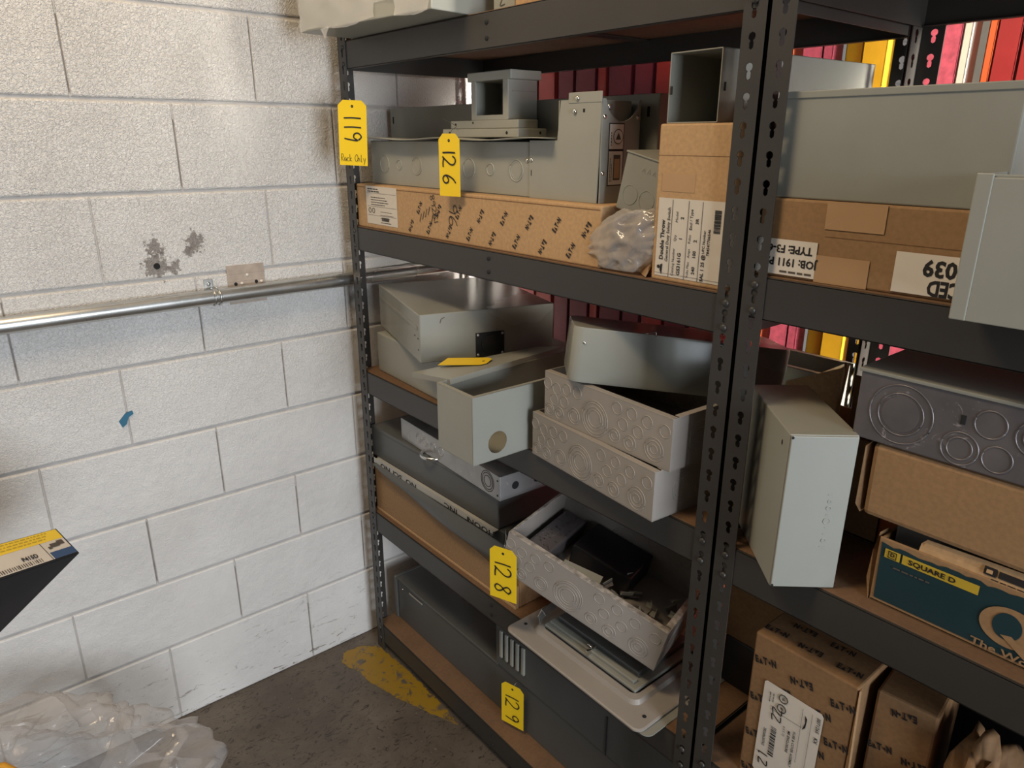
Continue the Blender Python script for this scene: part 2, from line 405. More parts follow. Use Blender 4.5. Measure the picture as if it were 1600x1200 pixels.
def rack(label, x0, x1, levels, ztop):
    t = thing('shelving_rack', label, 'rack', (x0, YR, 0), group=None)
    inv = Matrix.Translation((-x0, -YR, 0))
    fl = []
    for (zb, zt) in levels: fl += [zb+0.012, zb+0.05]
    parts = []
    for xo, sg in ((x0, 1), (x1, -1)):
        parts.append(keyhole_post(None, xo, sg, YR, False, ztop, fl))
        parts.append(keyhole_post(None, xo, sg, YR+DEP, True, ztop, ()))
    for (zb, zt) in levels:
        b1 = beam(None, x0+0.003, x1-0.003, zb, zt, YR+0.0022, 1); parts.append(b1)
        parts.append(beam(None, x0+0.003, x1-0.003, zb, zt, YR+DEP-0.0022, -1))
        for zc in (zb+0.018, zb+0.046): screw(b1, ((x0+x1)/2, YR+0.002, zc), (0,-1,0), 0.0045, 'rivet', 'dark_void')
        for xs, dx in ((x0+0.0022, 1), (x1-0.0022, -1)):
            mb = MB(); mb.box(min(xs, xs+dx*0.002), YR+0.004, zb, max(xs, xs+dx*0.002), YR+DEP-0.004, zt, 'rack_enamel', 0.0004)
            parts.append(mb.build('side_beam', None))
        mb = MB(); mb.box((x0+x1)/2-0.02, YR+0.006, zt-0.018, (x0+x1)/2+0.02, YR+DEP-0.006, zt-0.0165, 'rack_enamel', 0); parts.append(mb.build('centre_tie', None))
        mb = MB(); mb.box(x0+0.005, YR+0.006, zt-0.0140, x1-0.005, YR+DEP-0.006, zt+0.0020, 'particle_board', 0.0008)
        parts.append(mb.build('shelf_board', None))
    for o in parts:
        o.parent = t; o.matrix_parent_inverse = Matrix.Identity(4)
        o.matrix_local = inv
    return t
LV1 = [(1.746, 1.810), (1.297, 1.359), (0.888, 0.953), (0.440, 0.505), (0.030, 0.094)]
LV2 = [(1.760, 1.824), (1.332, 1.394), (0.883, 0.950), (0.440, 0.505), (0.030, 0.094)]
R1X0, R1X1 = 0.080, 1.2915
R2X0, R2X1 = 1.2945, 2.51
rack('dark grey steel shelving rack against the block wall, yellow tag 119 on its post', R1X0, R1X1, LV1, 2.05)
rack('dark grey steel shelving rack on the right with the teal printed carton', R2X0, R2X1, LV2, 2.05)
SA, SB, SC, SD, SE = [z[1]+0.0021 for z in LV1]
TA, TB, TC, TD, TE = [z[1]+0.0021 for z in LV2]
# ================================================================== HELPERS FOR PRINT
def eaton(mb, c, ex, ey, s, ink='black_ink', line=True):
    c = Vector(c); ex = Vector(ex); ey = Vector(ey)
    for ch, k in (('E', -1.55), ('T', 0.05), ('N', 1.6)): mb.text(ch, c+ex*s*k, ex, ey, s*1.75, ink, 0.05, 0.66)
    mb.add([c+ex*s*-1.15-ey*s*.60, c+ex*s*-.42-ey*s*.60, c+ex*s*-.78+ey*s*.45], [[0,1,2]], ink)
    mb.add([c+ex*s*(.82+.20*cos(a*pi/5))+ey*s*.26*sin(a*pi/5) for a in range(10)], [list(range(10))], ink)
    if line: mb.ribbon([(-2.4, -1.15), (1.4, -1.15)], c, ex*s, ey*s, s*0.13, 'faded_ink')
def eaton_field(mb, o, ex, ey, W, H, s, ang, px, pz, skip=None):
    o = Vector(o); ex = Vector(ex); ey = Vector(ey); a = RAD(ang); j = 0; z = pz*0.45 + 0.004
    while z < H - s*0.8:
        i = 0; x = px*(0.35 + 0.5*(j % 2))
        while x < W - s*1.2:
            fl = 1 if (i+j) % 2 == 0 else -1
            if not (skip and skip(x, z)):
                mb.text  # noqa
                e1 = (ex*cos(a)+ey*sin(a))*fl; e2 = (-ex*sin(a)+ey*cos(a))*fl
                eaton(mb, o+ex*x+ey*z, e1, e2, s)
            i += 1; x += px
        j += 1; z += pz
def barcode(mb, c, ex, ey, W, H, ink='black_ink', n=26, seed=1):
    q = random.Random(seed); c = Vector(c); ex = Vector(ex); ey = Vector(ey); x = 0
    while x < W:
        b = W/n*q.choice((0.4, 0.7, 1.1)); P = c+ex*x
        mb.add([P, P+ex*b, P+ex*b+ey*H, P+ey*H], [[0,1,2,3]], ink); x += b + W/n*q.choice((0.4, 0.7))
def rect(mb, c, ex, ey, W, H, mat, th=0.0003):
    c = Vector(c); ex = Vector(ex); ey = Vector(ey); n = ex.cross(ey)*th
    mb.slab_raw([c, c+ex*W, c+ex*W+ey*H, c+ey*H], n, mat)
def lines(mb, c, ex, ey, W, n, pitch, size, ink='black_ink', seed=3):   # rows of unreadable small print
    q = random.Random(seed); c = Vector(c)
    for k in range(n):
        x = 0; P = c - Vector(ey)*pitch*k; end = W*q.uniform(0.6, 1.0)
        while x < end:
            l = size*q.uniform(0.8, 3.0); rect(mb, P+Vector(ex)*x, ex, ey, min(l, end-x+1e-4), size*0.55, ink, 0.0001); x += l + size*0.5
STROKES = {
 '1': [[(0.5,1.0),(0.47,0.5),(0.5,0.0)]],
 '2': [[(0.05,0.78),(0.22,0.97),(0.5,1.0),(0.72,0.86),(0.72,0.62),(0.5,0.36),(0.25,0.12),(0.1,0.0),(0.25,0.06),(0.55,0.02),(0.95,0.02)]],
 '6': [[(0.8,1.0),(0.5,0.82),(0.26,0.5),(0.18,0.22),(0.32,0.02),(0.6,0.0),(0.82,0.18),(0.74,0.38),(0.5,0.42),(0.22,0.26)]],
 '8': [[(0.82,0.86),(0.55,1.0),(0.28,0.84),(0.4,0.6),(0.68,0.4),(0.78,0.15),(0.5,0.0),(0.24,0.14),(0.36,0.42),(0.66,0.62),(0.84,0.88)]],
 '9': [[(0.78,0.82),(0.5,1.0),(0.22,0.82),(0.3,0.6),(0.58,0.56),(0.8,0.78),(0.76,0.4),(0.66,0.0)]],
 'R': [[(0.1,0),(0.15,1),(0.6,0.95),(0.65,0.6),(0.15,0.5),(0.75,0)]], 'a': [[(0.7,0.5),(0.3,0.5),(0.15,0.2),(0.4,0),(0.7,0.4),(0.75,0)]],
 'c': [[(0.7,0.45),(0.3,0.5),(0.15,0.2),(0.4,0),(0.8,0.1)]], 'k': [[(0.2,1),(0.2,0)],[(0.7,0.5),(0.2,0.25),(0.8,0)]],
 'O': [[(0.5,1),(0.1,0.6),(0.2,0.1),(0.6,0),(0.95,0.4),(0.8,0.9),(0.5,1)]], 'n': [[(0.1,0.5),(0.15,0)],[(0.15,0.35),(0.5,0.5),(0.65,0)]],
 'l': [[(0.3,1),(0.3,0),(0.5,0)]], 'y': [[(0.1,0.5),(0.4,0.05)],[(0.8,0.5),(0.3,-0.45)]], 'Z': [[(0.1,1),(0.8,0.95),(0.2,0.05),(0.95,0.1)]], ' ': [],
}
def smooth_path(P, n=5):
    if len(P) < 3: return P
    out = []
    for i in range(len(P)-1):
        p0, p1, p2, p3 = P[max(i-1,0)], P[i], P[i+1], P[min(i+2, len(P)-1)]
        for k in range(n):
            t = k/n
            out.append(tuple(0.5*((2*p1[d])+(-p0[d]+p2[d])*t+(2*p0[d]-5*p1[d]+4*p2[d]-p3[d])*t*t+(-p0[d]+3*p1[d]-3*p2[d]+p3[d])*t**3) for d in (0, 1)))
    return out + [P[-1]]
def handwrite(mb, s, c, ex, ey, size, pen, mat='black_ink', adv=0.85):
    c = Vector(c); ex = Vector(ex); ey = Vector(ey)
    for i, ch in enumerate(s):
        for st in STROKES[ch]: mb.ribbon(smooth_path(st), c+ex*size*adv*i, ex*size, ey*size, pen, mat) if False else mb.ribbon([(a*size, b*size) for a, b in smooth_path(st)], c+ex*size*adv*i, ex, ey, pen, mat)
def lot_tag(txt, label, loc, yaw, pit=0, rol=0, W=0.075, Hh=0.146, extra=None, wire=None):
    """numbered yellow tag hanging from loc (its hole)"""
    mb = MB(); c = 0.012; hz = 0.014
    top = hz; bot = hz-Hh
    pts = [(-W/2, 0, bot), (W/2, 0, bot), (W/2, 0, top-c), (W/2-c, 0, top), (-W/2+c, 0, top), (-W/2, 0, top-c)]
    mb.slab(pts, 0.0005, 'tag_yellow')
    o = mb.build('lot_tag', None); o.matrix_world = pose(loc, yaw, pit, rol)
    tag(o, label, 'tag', 'numbered yellow lot tags')
    m2 = MB(); y = -0.0016
    n = len(txt); sz = W*0.60; z = top-0.026
    for i, ch in enumerate(txt):
        for st in STROKES[ch]:
            P = smooth_path(st)
            m2.ribbon([(b*sz*1.0, -a*sz*0.70) for a, b in P], (-W*0.30, y, z), X, Z, 0.0034, 'black_ink')
        z -= sz*(0.50 if ch == '1' else 1.0)
    if extra:
        for i, ch in enumerate(extra):
            for st in STROKES[ch]: m2.ribbon([(a*0.0085, b*0.016) for a, b in smooth_path(st)], (-W*0.44+i*0.0068, y, bot+0.010), X, Z, 0.0010, 'black_ink')
    m2.build('handwriting', o)
    m3 = MB(); m3.disc((0, -0.0003, 0), X, Z, 0.0032, 0.0005, 'dark_void'); m3.build('eyelet', o)
    if wire:
        m4 = MB(); m4.tube([(0, -0.001, 0)] + wire, 0.0006, 'screw_zinc', 6); m4.build('wire', o)
    return o

# ================================================================== TOP SHELF
t = thing('wrapped_enclosure', 'grey metal box in torn plastic wrap on the top shelf overhanging the corner', 'electrical box', (0.159, 0.262, 1.8125), 5.6)
mb = MB(); mb.box(0, 0, 0, 0.474, 0.45, 0.20, 'grey_enamel', 0.002); mb.build('body', t)
mb = MB(); q = random.Random(3); nx, nz = 40, 12
vs = []; fs = []
for i in range(nx+1):
    for j in range(nz+1):
        x = 0.004+0.466*i/nx; z = -0.002+0.19*j/nz + (0.004*sin(i*0.31)+0.002*q.random())*(j == 0)
        vs.append((x, -0.0015-0.005*abs(sin(i*0.35+j*0.9+1.5*sin(j*0.7)))**3-0.0012*q.random(), z))
for i in range(nx):
    for j in range(nz):
        if not (j < 2 and 24 < i < 31): fs.append([i*(nz+1)+j, (i+1)*(nz+1)+j, (i+1)*(nz+1)+j+1, i*(nz+1)+j+1])
mb.add(vs, fs, 'wrap_film', True)
mb.add([(0.09,-0.004,0.0),(0.13,-0.006,0.002),(0.118,-0.01,-0.022)], [[0,1,2]], 'wrap_film')
mb.build('plastic_wrap', t)
t = thing('wiring_box', 'grey metal box with a pen mark on the top shelf behind the wrapped one', 'electrical box', (0.655, 0.435, SA), 0)
mb = MB(); mb.box(0.003, 0.0, 0, 0.068, 0.3, 0.2, 'grey_enamel', 0.002); mb.build('body', t)
mb = MB(); handwrite(mb, 'Z', (0.02, -0.001, 0.012), X, Z, 0.02, 0.0016, 'faded_ink'); mb.build('pen_mark', t)
mb = MB(); mb.box(0.735, 0.425, SA, 0.91, 0.72, SA+0.16, 'cardboard_light', 0.003)
tag(mb.build('carton'), 'pale carton on the top shelf cut off by the top of the photo', 'carton', 'cartons on the shelves')

# ================================================================== SHELF B, LEFT RACK
# long printed carton
t = thing('printed_carton', 'long flat brown carton with repeated black print and a white label at its left end', 'carton', (0.112, 0.404, SB), 0.3)
L, W, Hh = 0.88, 0.25, 0.109
mb = MB(); mb.box(0, 0, 0, L, W, Hh, 'cardboard_light', 0.003)
mb.box(0.002, -0.0006, Hh*0.93, L-0.002, 0.0, Hh*0.945, 'cardboard_brown', 0)
eaton_field(mb, (0.0, -0.0012, 0), X, Z, L-0.01, Hh, 0.0080, 58, 0.078, 0.043, lambda x, z: x < 0.225)
for k in range(7): mb.ribbon([(0, 0), (0.008, 0.02)], (0.30+k*0.012, -0.0012, 0.035+0.006*((k*5) % 4)), X, Z, 0.0018, 'black_ink')
handwrite(mb, '96', (0.42, -0.0013, 0.088), -Z, X, 0.03, 0.0022)
handwrite(mb, '89261', (0.345, -0.0013, 0.10), (-Z+X*0.25).normalized(), (X+Z*0.25).normalized(), 0.0165, 0.0016)
eaton_field(mb, (L+0.0012, 0.005, 0), Y, Z, W, Hh, 0.0080, 58, 0.078, 0.043)
mb.build('carton_body', t)
mb = MB(); rect(mb, (0.050, -0.0006, 0.012), X, Z, 0.150, 0.094, 'label_paper', 0.0002)
ink = 'black_ink'; y = -0.0012
lines(mb, (0.060, y, 0.098), X, Z, 0.06, 2, 0.006, 0.0045, ink, 5); lines(mb, (0.075, y, 0.078), X, Z, 0.10, 4, 0.006, 0.003, ink, 8)
lines(mb, (0.120, y, 0.044), X, Z, 0.07, 3, 0.008, 0.002, 'faded_ink', 9)
for a in (0.068, 0.086): mb.ring((a, y, 0.046), X, Z, 0.006, ink, 0.0007, 16)
barcode(mb, (0.125, y, 0.022), X, Z, 0.035, 0.009); lines(mb, (0.12, y, 0.017), X, Z, 0.05, 1, 0.004, 0.003, ink, 2)
for zz in (0.089, 0.056, 0.034): rect(mb, (0.056, y, zz), X, Z, 0.14, 0.0005, 'faded_ink', 0.0001)
mb.build('label', t)
zt = SB+0.109
# grey wireway with raised end box
t = thing('wireway', 'grey metal wireway with knockouts and a tall end box, on the long printed carton', 'electrical wireway', (0.138, 0.440, zt+0.0005), 0)
mb = MB(); shell(mb, 0.706, 0.10, 0.106, 'grey_enamel', 0.0016, 0.012)
for x, rr in ((0.065, 0.021), (0.135, 0.012), (0.215, 0.021), (0.425, 0.021), (0.50, 0.012), (0.585, 0.021)):
    mb.ring((x, 0, 0.05), X, Z, rr, 'grey_enamel', 0.0014)
mb.ring((0.215, 0, 0.05), X, Z, 0.016, 'grey_enamel', 0.0006); mb.ring((0.585, 0, 0.05), X, Z, 0.016, 'grey_enamel', 0.0006)
mb.build('trough', t)
mb = MB()
# end box: L-shaped front, tall part from x=0.710
P = [(0.628, 0, 0.0), (0.812, 0, 0.0), (0.817, 0, 0.178), (0.714, 0, 0.178), (0.706, 0, 0.108), (0.628, 0, 0.108)]
mb.slab([Vector(p_)+Vector((0,-0.002,0)) for p_ in P], -0.002, 'grey_enamel')
mb.slab([Vector(p_)+Vector((0,0.10,0)) for p_ in P], -0.002, 'grey_enamel')
mb.box(0.706, 0, 0.106, 0.709, 0.10, 0.178, 'grey_enamel', 0.0006)
mb.box(0.735, -0.003, 0.172, 0.818, -0.001, 0.190, 'grey_enamel', 0.0006)
mb.build('end_box', t)
mb = MB()      # right side with the big half-round cut-out
n = 16; cy, cz, rr = 0.052, 0.185, 0.044
arc = [(cy+rr*cos(pi+pi*i/n), cz+rr*sin(pi+pi*i/n)) for i in range(n+1)]
arc = [(a, min(b, 0.178)) for a, b in arc]
Q = [(0.0, 0.0), (0.10, 0.0), (0.10, 0.178)] + arc[::-1] + [(0.0, 0.178)]
P = [(0.816, a, b) for a, b in Q]
k = len(P); mb.add([Vector(p_) for p_ in P]+[Vector(p_)+Vector((0.002,0,0)) for p_ in P], [[i, (i+1)%k, (i+1)%k+k, i+k] for i in range(k)], 'grey_enamel')
base = [(0.0,0.0),(0.10,0.0)]
for s_ in (0.816, 0.818):    # fill in strips
    for i in range(n):
        a, b = arc[i], arc[i+1]; mb.quad([(s_, a[0], 0), (s_, b[0], 0), (s_, b[0], b[1]), (s_, a[0], a[1])], 'grey_enamel')
    mb.quad([(s_, 0, 0), (s_, arc[0][0], 0), (s_, arc[0][0], 0.178), (s_, 0, 0.178)], 'grey_enamel')
    mb.quad([(s_, arc[-1][0], 0), (s_, 0.10, 0), (s_, 0.10, 0.178), (s_, arc[-1][0], 0.178)], 'grey_enamel')
mb.build('side_panel', t)
mb = MB(); y0 = 0.020
for z0, hh in ((0.094, 0.042), (0.032, 0.058)):
    rect(mb, (0.8182, y0-0.002, z0-0.002), Y, Z, 0.040, hh+0.004, 'black_ink', 0.0002); rect(mb, (0.8184, y0, z0), Y, Z, 0.036, hh, 'white_label', 0.0003)
xx = 0.8190
mb.disc((xx, y0+0.022, 0.115), Y, Z, 0.013, 0.0001, 'black_ink', 24); mb.disc((xx+0.0002, y0+0.022, 0.115), Y, Z, 0.0115, 0.0001, 'white_label', 24)
mb.add([(xx+0.0006, y0+0.022+0.008*cos(pi/2+i*2*pi/3), 0.114+0.008*sin(pi/2+i*2*pi/3)) for i in range(3)], [[0,1,2]], 'faded_ink')
lines(mb, (xx, y0+0.005, 0.099), Z, -Y, 0.034, 1, 0.004, 0.003, 'black_ink', 4)
rect(mb, (xx, y0+0.012, 0.040), Y, Z, 0.018, 0.044, 'faded_ink', 0.0001); rect(mb, (xx+0.0002, y0+0.014, 0.043), Y, Z, 0.014, 0.034, 'tape_tan', 0.0001)
lines(mb, (xx, y0+0.004, 0.037), Z, -Y, 0.045, 2, 0.004, 0.002, 'black_ink', 6)
mb.build('warning_label', t)
for c_, n_ in (((0.7585, -0.004, 0.180), (0,-1,0)), ((0.752, -0.004, 0.158), (0,-1,0)), ((0.619, 0, 0.070), (0,-1,0)), ((0.633, -0.002, 0.072), (0,-1,0)),
               ((0.818, 0.006, 0.148), (1,0,0)), ((0.818, 0.092, 0.148), (1,0,0)), ((0.818, 0.006, 0.052), (1,0,0))): screw(t, c_, n_, 0.0042)
mb = MB(); mb.box(0.772, -0.0023, 0.156, 0.777, -0.0018, 0.162, 'dark_void', 0); mb.box(0.6325, -0.0023, 0.042, 0.6345, -0.0018, 0.053, 'dark_void', 0); mb.build('slot', t)
mb = MB()      # bracket seen through the cut-out
mb.box(0.770, 0.012, 0.128, 0.806, 0.088, 0.176, 'grey_enamel_matt', 0.001); mb.build('inner_bracket', t)
screw(t, (0.806, 0.030, 0.165), (1,0,0), 0.006, 'bolt', 'screw_zinc')
# warped cover sheet on the trough
mb = MB(); n = 36; vs = []; fs = []
for i in range(n+1):
    x = 0.112 + (0.838-0.112)*i/n; dz = 0.0025*sin(i*0.42) + 0.002*(1 if i < 3 else 0)
    for yy in (0.408, 0.452, 0.50, 0.535): vs.append((x, yy, zt+0.1105+dz*(1 if yy < 0.5 else 0.4)+0.0015))
for i in range(n):
    for j in range(3): fs.append([i*4+j, (i+1)*4+j, (i+1)*4+j+1, i*4+j+1])
k = len(vs); vs += [(a, b, c-0.0016) for a, b, c in vs]; fs += [[q_+k for q_ in ff[::-1]] for ff in fs]
fs += [[i*4, (i+1)*4, (i+1)*4+k, i*4+k][::-1] for i in range(n)] + [[0, k, k+3, 3], [n*4, n*4+3, n*4+3+k, n*4+k]]
mb.add(vs, fs, 'grey_enamel', True)
tag(mb.build('wireway_cover'), 'thin warped grey cover sheet lying over the low part of the wireway', 'metal cover')
zc = zt+0.1145
# stacked small plates
t = thing('cover_plate', 'light grey flanged cover plate on the wireway, upper of two', 'metal cover', (0.452, 0.472, zc+0.018), 0)
mb = MB(); mb.box(0, 0, 0, 0.238, 0.055, 0.017, 'grey_enamel', 0.0015); mb.build('plate', t)
mb = MB(); mb.disc((0.020, -0.0002, 0.009), X, Z, 0.0028, 0.0003, 'dark_void', 12); mb.disc((0.085, -0.0002, 0.012), X, Z, 0.0022, 0.0003, 'dark_void', 12); mb.build('hole', t)
t = thing('cover_plate', 'light grey flanged cover plate on the wireway, lower of two', 'metal cover', (0.434, 0.462, zc), 0)
mb = MB(); mb.box(0, 0, 0, 0.268, 0.078, 0.0175, 'grey_enamel', 0.0015); mb.build('plate', t)
for x in (0.028, 0.232):
    mb = MB(); mb.disc((x, -0.0003, 0.009), X, Z, 0.0032, 0.0004, 'dark_void', 12); mb.build('hole', t)
mb = MB(); mb.disc((0.2683, 0.06, 0.009), Y, Z, 0.003, 0.0004, 'dark_void', 12); mb.build('hole', t)
# square duct fitting standing on the plates
t = thing('duct_fitting', 'light grey square metal duct fitting with an open end, on the two small cover plates', 'electrical wireway', (0.528, 0.476, zc+0.0352), 0)
a, b, c = 0.126, 0.094, 0.080
mb = MB()
mb.box(0, 0, 0, 0.0018, c, b, 'grey_enamel', 0.0005); mb.box(a-0.0018, 0, 0, a, c, b, 'grey_enamel', 0.0005)
mb.box(0, 0, 0, a, c, 0.0018, 'grey_enamel', 0.0005); mb.box(0, 0, b-0.0018, a, c, b, 'grey_enamel', 0.0005)
mb.box(0, c-0.002, 0, a, c, b, 'grey_enamel', 0.0005); mb.build('body', t)
mb = MB()
mb.box(0, -0.0012, 0, 0.017, 0.0, b, 'grey_enamel', 0.0006); mb.box(a-0.017, -0.0012, 0, a, 0.0, b, 'grey_enamel', 0.0006); mb.box(0.017, -0.0012, 0, a-0.017, 0.0, 0.010, 'grey_enamel', 0.0006); mb.build('front_flange', t)
mb = MB(); mb.box(-0.010, -0.004, b-0.016, a+0.012, c, b+0.002, 'grey_enamel', 0.0016); mb.build('cap', t)
mb = MB(); mb.box(a, 0.01, 0.055, a+0.001, c-0.005, 0.057, 'grey_enamel_matt', 0); mb.build('seam', t)
# long gutter behind
t = thing('wireway_gutter', 'long plain grey gutter lying behind the knockout wireway', 'electrical wireway', (0.036, 0.562, zt+0.0005), 0)
mb = MB(); mb.box(0, 0, 0, 0.945, 0.085, 0.190, 'grey_enamel_matt', 0.0015); mb.build('body', t)
for x in (0.016, 0.920):
    mb = MB(); mb.box(x-0.003, -0.0006, 0.150, x+0.003, 0.0, 0.168, 'dark_void', 0.0002); mb.build('slot', t)
mb = MB(); mb.box(0.42, 0.57, zt+0.191, 0.50, 0.63, zt+0.205, 'grey_enamel', 0.001)
tag(mb.build('bracket'), 'small light grey bracket lying on top of the long gutter', 'bracket')
# tilted small enclosure
t = thing('knockout_box', 'small tilted grey enclosure with round knockouts wedged beside the wireway', 'electrical box', (1.000, 0.436, SB+0.106), 0, 0, 13)
mb = MB(); mb.box(0, 0, 0, 0.112, 0.13, 0.098, 'grey_enamel_matt', 0.0018)
for x in (0.026, 0.064, 0.096): mb.ring((x, 0, 0.030), X, Z, 0.0165 if x < 0.09 else 0.010, 'grey_enamel_matt', 0.0007)
for i in range(5):
    xq = 0.040+i*0.012; mb.ribbon([(0, 0), (0.003, 0.007), (0.006, 0)], (xq, -0.0012, 0.074), X, Z, 0.0012, 'grey_enamel')
mb.build('body', t)
mb = MB(); mb.box(-0.001, -0.002, 0.0965, 0.113, 0.131, 0.0995, 'grey_enamel_matt', 0.0008); mb.build('cover', t)

def blob_bag(name, loc, dims, yaw, mat, seed, sub=4, amp=0.22, tail=None, pinch=None):
    bm = bmesh.new(); bmesh.ops.create_icosphere(bm, subdivisions=sub, radius=1)
    from mathutils import noise as MN
    off = Vector((seed*3.1, seed*1.7, seed))
    for v in bm.verts:
        p_ = v.co.copy(); q_ = Vector((p_.x*1.1+p_.z*0.8, p_.y*0.9, p_.z*1.4-p_.x*0.5))
        n1 = MN.noise(p_*1.2+off); n2 = abs(MN.noise(q_*1.9+off*2)); n3 = abs(MN.noise(q_*4.2+off)); n4 = abs(MN.noise(p_*8.5+off))
        k = 1 + amp*(0.8*n1 - 1.4*n2 - 0.5*n3 - 0.1*n4 + 0.48)
        v.co = Vector((p_.x*dims[0]*k, p_.y*dims[1]*k, p_.z*dims[2]*k))
        if pinch: v.co = pinch(v.co)
        if v.co.z < -dims[2]*0.72: v.co.z = -dims[2]*0.72 + 0.02*(v.co.z + dims[2]*0.72)
    vs = [v.co + Vector((0, 0, dims[2]*0.72)) for v in bm.verts]; bm.verts.index_update()
    fs = [[v.index for v in q_.verts] for q_ in bm.faces]; bm.free()
    mb = MB(); mb.add(vs, fs, mat, True); o = mb.build(name, None); o.matrix_world = pose(loc, yaw); return o
def pn(v):
    if v.x < 0: v.z = v.z*(1+v.x*6.0); v.y *= max(0.3, 1+v.x*6)
    v.z += v.x*0.22
    return v
o = blob_bag('plastic_bag', (1.035, 0.420, SB+0.004), (0.086, 0.028, 0.060), 0, 'cloudy_film', 3, 5, 0.27, None, pn)
tag(o, 'crumpled cloudy plastic bag stuffed between the long carton and the upright carton', 'plastic bag')
mb = MB()
mb.slab([(0.955, 0.52, SB+0.001), (1.105, 0.403, SB+0.001), (1.109, 0.42, SB+0.03), (0.99, 0.53, SB+0.02)], 0.003, 'cardboard')
tag(mb.build('cardboard_flap'), 'loose cardboard flap on the shelf under the crumpled bag', 'cardboard')

# upright carton with switch label
t = thing('switch_carton', 'brown upright carton with a large white label about a double throw switch', 'carton', (1.114, 0.405, SB), 0)
mb = MB(); mb.box(0, 0, 0, 0.172, 0.22, 0.243, 'cardboard_light', 0.003); mb.build('carton_body', t)
mb = MB(); mb.box(0.012, -0.0006, 0.142, 0.075, 0.0, 0.170, 'tape_tan', 0); mb.box(0.0, -0.0004, 0.196, 0.172, 0.0, 0.1968, 'cardboard_brown', 0); mb.build('tape', t)
mb = MB(); rect(mb, (0.008, -0.0005, 0.008), X, Z, 0.150, 0.124, 'label_paper', 0.0003)
y = -0.0014; U, V_ = Z, -X     # text runs upward
def tx(s, x, z, size, bold=0.0, sx=1.0): mb.text(s, (x*1.15, y, z), U, V_, size*1.17, 'black_ink', bold, sx)
tx('Double Throw', 0.0175, 0.066, 0.0090, 0.025); tx('General Duty Safety Switch', 0.0265, 0.075, 0.0066, 0.01)
mb.disc((0.0155, y, 0.0225), X, Z, 0.0028, 0.0001, 'black_ink', 14); mb.add([(0.0225, y, 0.010), (0.0235, y, 0.028), (0.019, y, 0.026), (0.0185, y, 0.017)], [[0,1,2,3]], 'black_ink')
for x in (0.0362, 0.0673, 0.0932): rect(mb, (x, y, 0.008), X, Z, 0.0007, 0.122, 'black_ink', 0.0001)
rect(mb, (0.008, y, 0.0125), X, Z, 0.15, 0.0004, 'faded_ink', 0.0001)
tx('Catalog Number', 0.0385, 0.033, 0.0056); tx('GS3161G', 0.0485, 0.031, 0.0078, 0.02)
tx('Qty', 0.0395, 0.071, 0.0056); tx('1', 0.0490, 0.071, 0.007, 0.02); tx('Model', 0.0405, 0.104, 0.0056); tx('2', 0.0495, 0.103, 0.007, 0.02)
tx('Volts Max', 0.0640, 0.024, 0.0054); tx('240', 0.0735, 0.024, 0.0070, 0.02); tx('Amps', 0.0640, 0.050, 0.0054); tx('100', 0.0735, 0.049, 0.0070, 0.02)
tx('Poles', 0.0640, 0.072, 0.0054); tx('2', 0.0735, 0.070, 0.007, 0.02); tx('Encl / Type', 0.0645, 0.102, 0.0060, 0.01); tx('3R', 0.0745, 0.100, 0.0066, 0.02)
tx('SAL 1 25 @', 0.0880, 0.030, 0.0072, 0.02); tx('UPC Number', 0.0875, 0.070, 0.0054, 0.01); tx('784547706546', 0.0950, 0.070, 0.0058, 0.01)
barcode(mb, (0.128, y, 0.085), Z, -X, 0.034, 0.012)
mb.build('label', t)

# open square trough on the upright carton
def square_trough(t, L, W, Hh, mat='grey_enamel_matt', th=0.0018):
    mb = MB()
    mb.box(0, 0, 0, L, W, th, mat, 0.0005); mb.box(0, 0, Hh-th, L, W, Hh, mat, 0.0005)
    mb.box(0, 0, 0, th, W, Hh, mat, 0.0005); mb.box(L-th, 0, 0, L, W, Hh, mat, 0.0005); mb.box(0, W-0.03, 0, L, W-0.028, Hh, mat, 0.0005)
    mb.build('duct_body', t)
t = thing('square_wireway', 'long open-ended square grey wireway on top of the upright carton', 'electrical wireway', (1.114, 0.420, SB+0.2435), -3)
square_trough(t, 0.098, 0.42, 0.102)
for c_, ex in (((0.006, 0.0, 0.048), X), ((0.0985, 0.010, 0.05), Y)):
    mb = MB(); c_ = Vector(c_); mb.slab_raw([c_-ex*0.002+Z*-0.006, c_+ex*0.002-Z*0.006, c_+ex*0.002+Z*0.006, c_-ex*0.002+Z*0.006], ex.cross(Z)*0.0006, 'dark_void'); mb.build('slot', t)

# ================================================================== SHELF B, RIGHT RACK
t = thing('job_carton', 'flat brown carton with white job labels upside down, under the big grey box', 'carton', (1.305, 0.405, TB), 0.5)
mb = MB(); mb.box(0, 0, 0, 0.62, 0.30, 0.108, 'cardboard', 0.003); mb.box(0.10, -0.0005, 0.062, 0.60, 0, 0.0628, 'cardboard_brown', 0); mb.build('carton_body', t)
mb = MB(); rect(mb, (0.098, -0.0008, 0.072), X, Z, 0.078, 0.036, 'tape_tan', 0.0004); rect(mb, (0.092, -0.0008, 0.0005), X, Z, 0.072, 0.0365, 'tape_tan', 0.0004); mb.build('tape', t)
mb = MB(); rect(mb, (-0.01+0.012, -0.0012, 0.004), X, Z, 0.090, 0.049, 'white_label', 0.0003); y = -0.0019
mb.text('TYPE: F3-6', (0.053, y, 0.0405), -X, -Z, 0.0150, 'black_ink', 0.03, fitw=0.066); mb.text('JOB: 1911 PAR', (0.050, y, 0.0225), -X, -Z, 0.0150, 'black_ink', 0.03, fitw=0.090)
lines(mb, (0.088, y, 0.010), -X, -Z, 0.07, 1, 0.004, 0.005, 'faded_ink', 3); mb.build('label', t)
mb = MB(); rect(mb, (0.195, -0.0012, 0.004), X, Z, 0.13, 0.050, 'white_label', 0.0003)
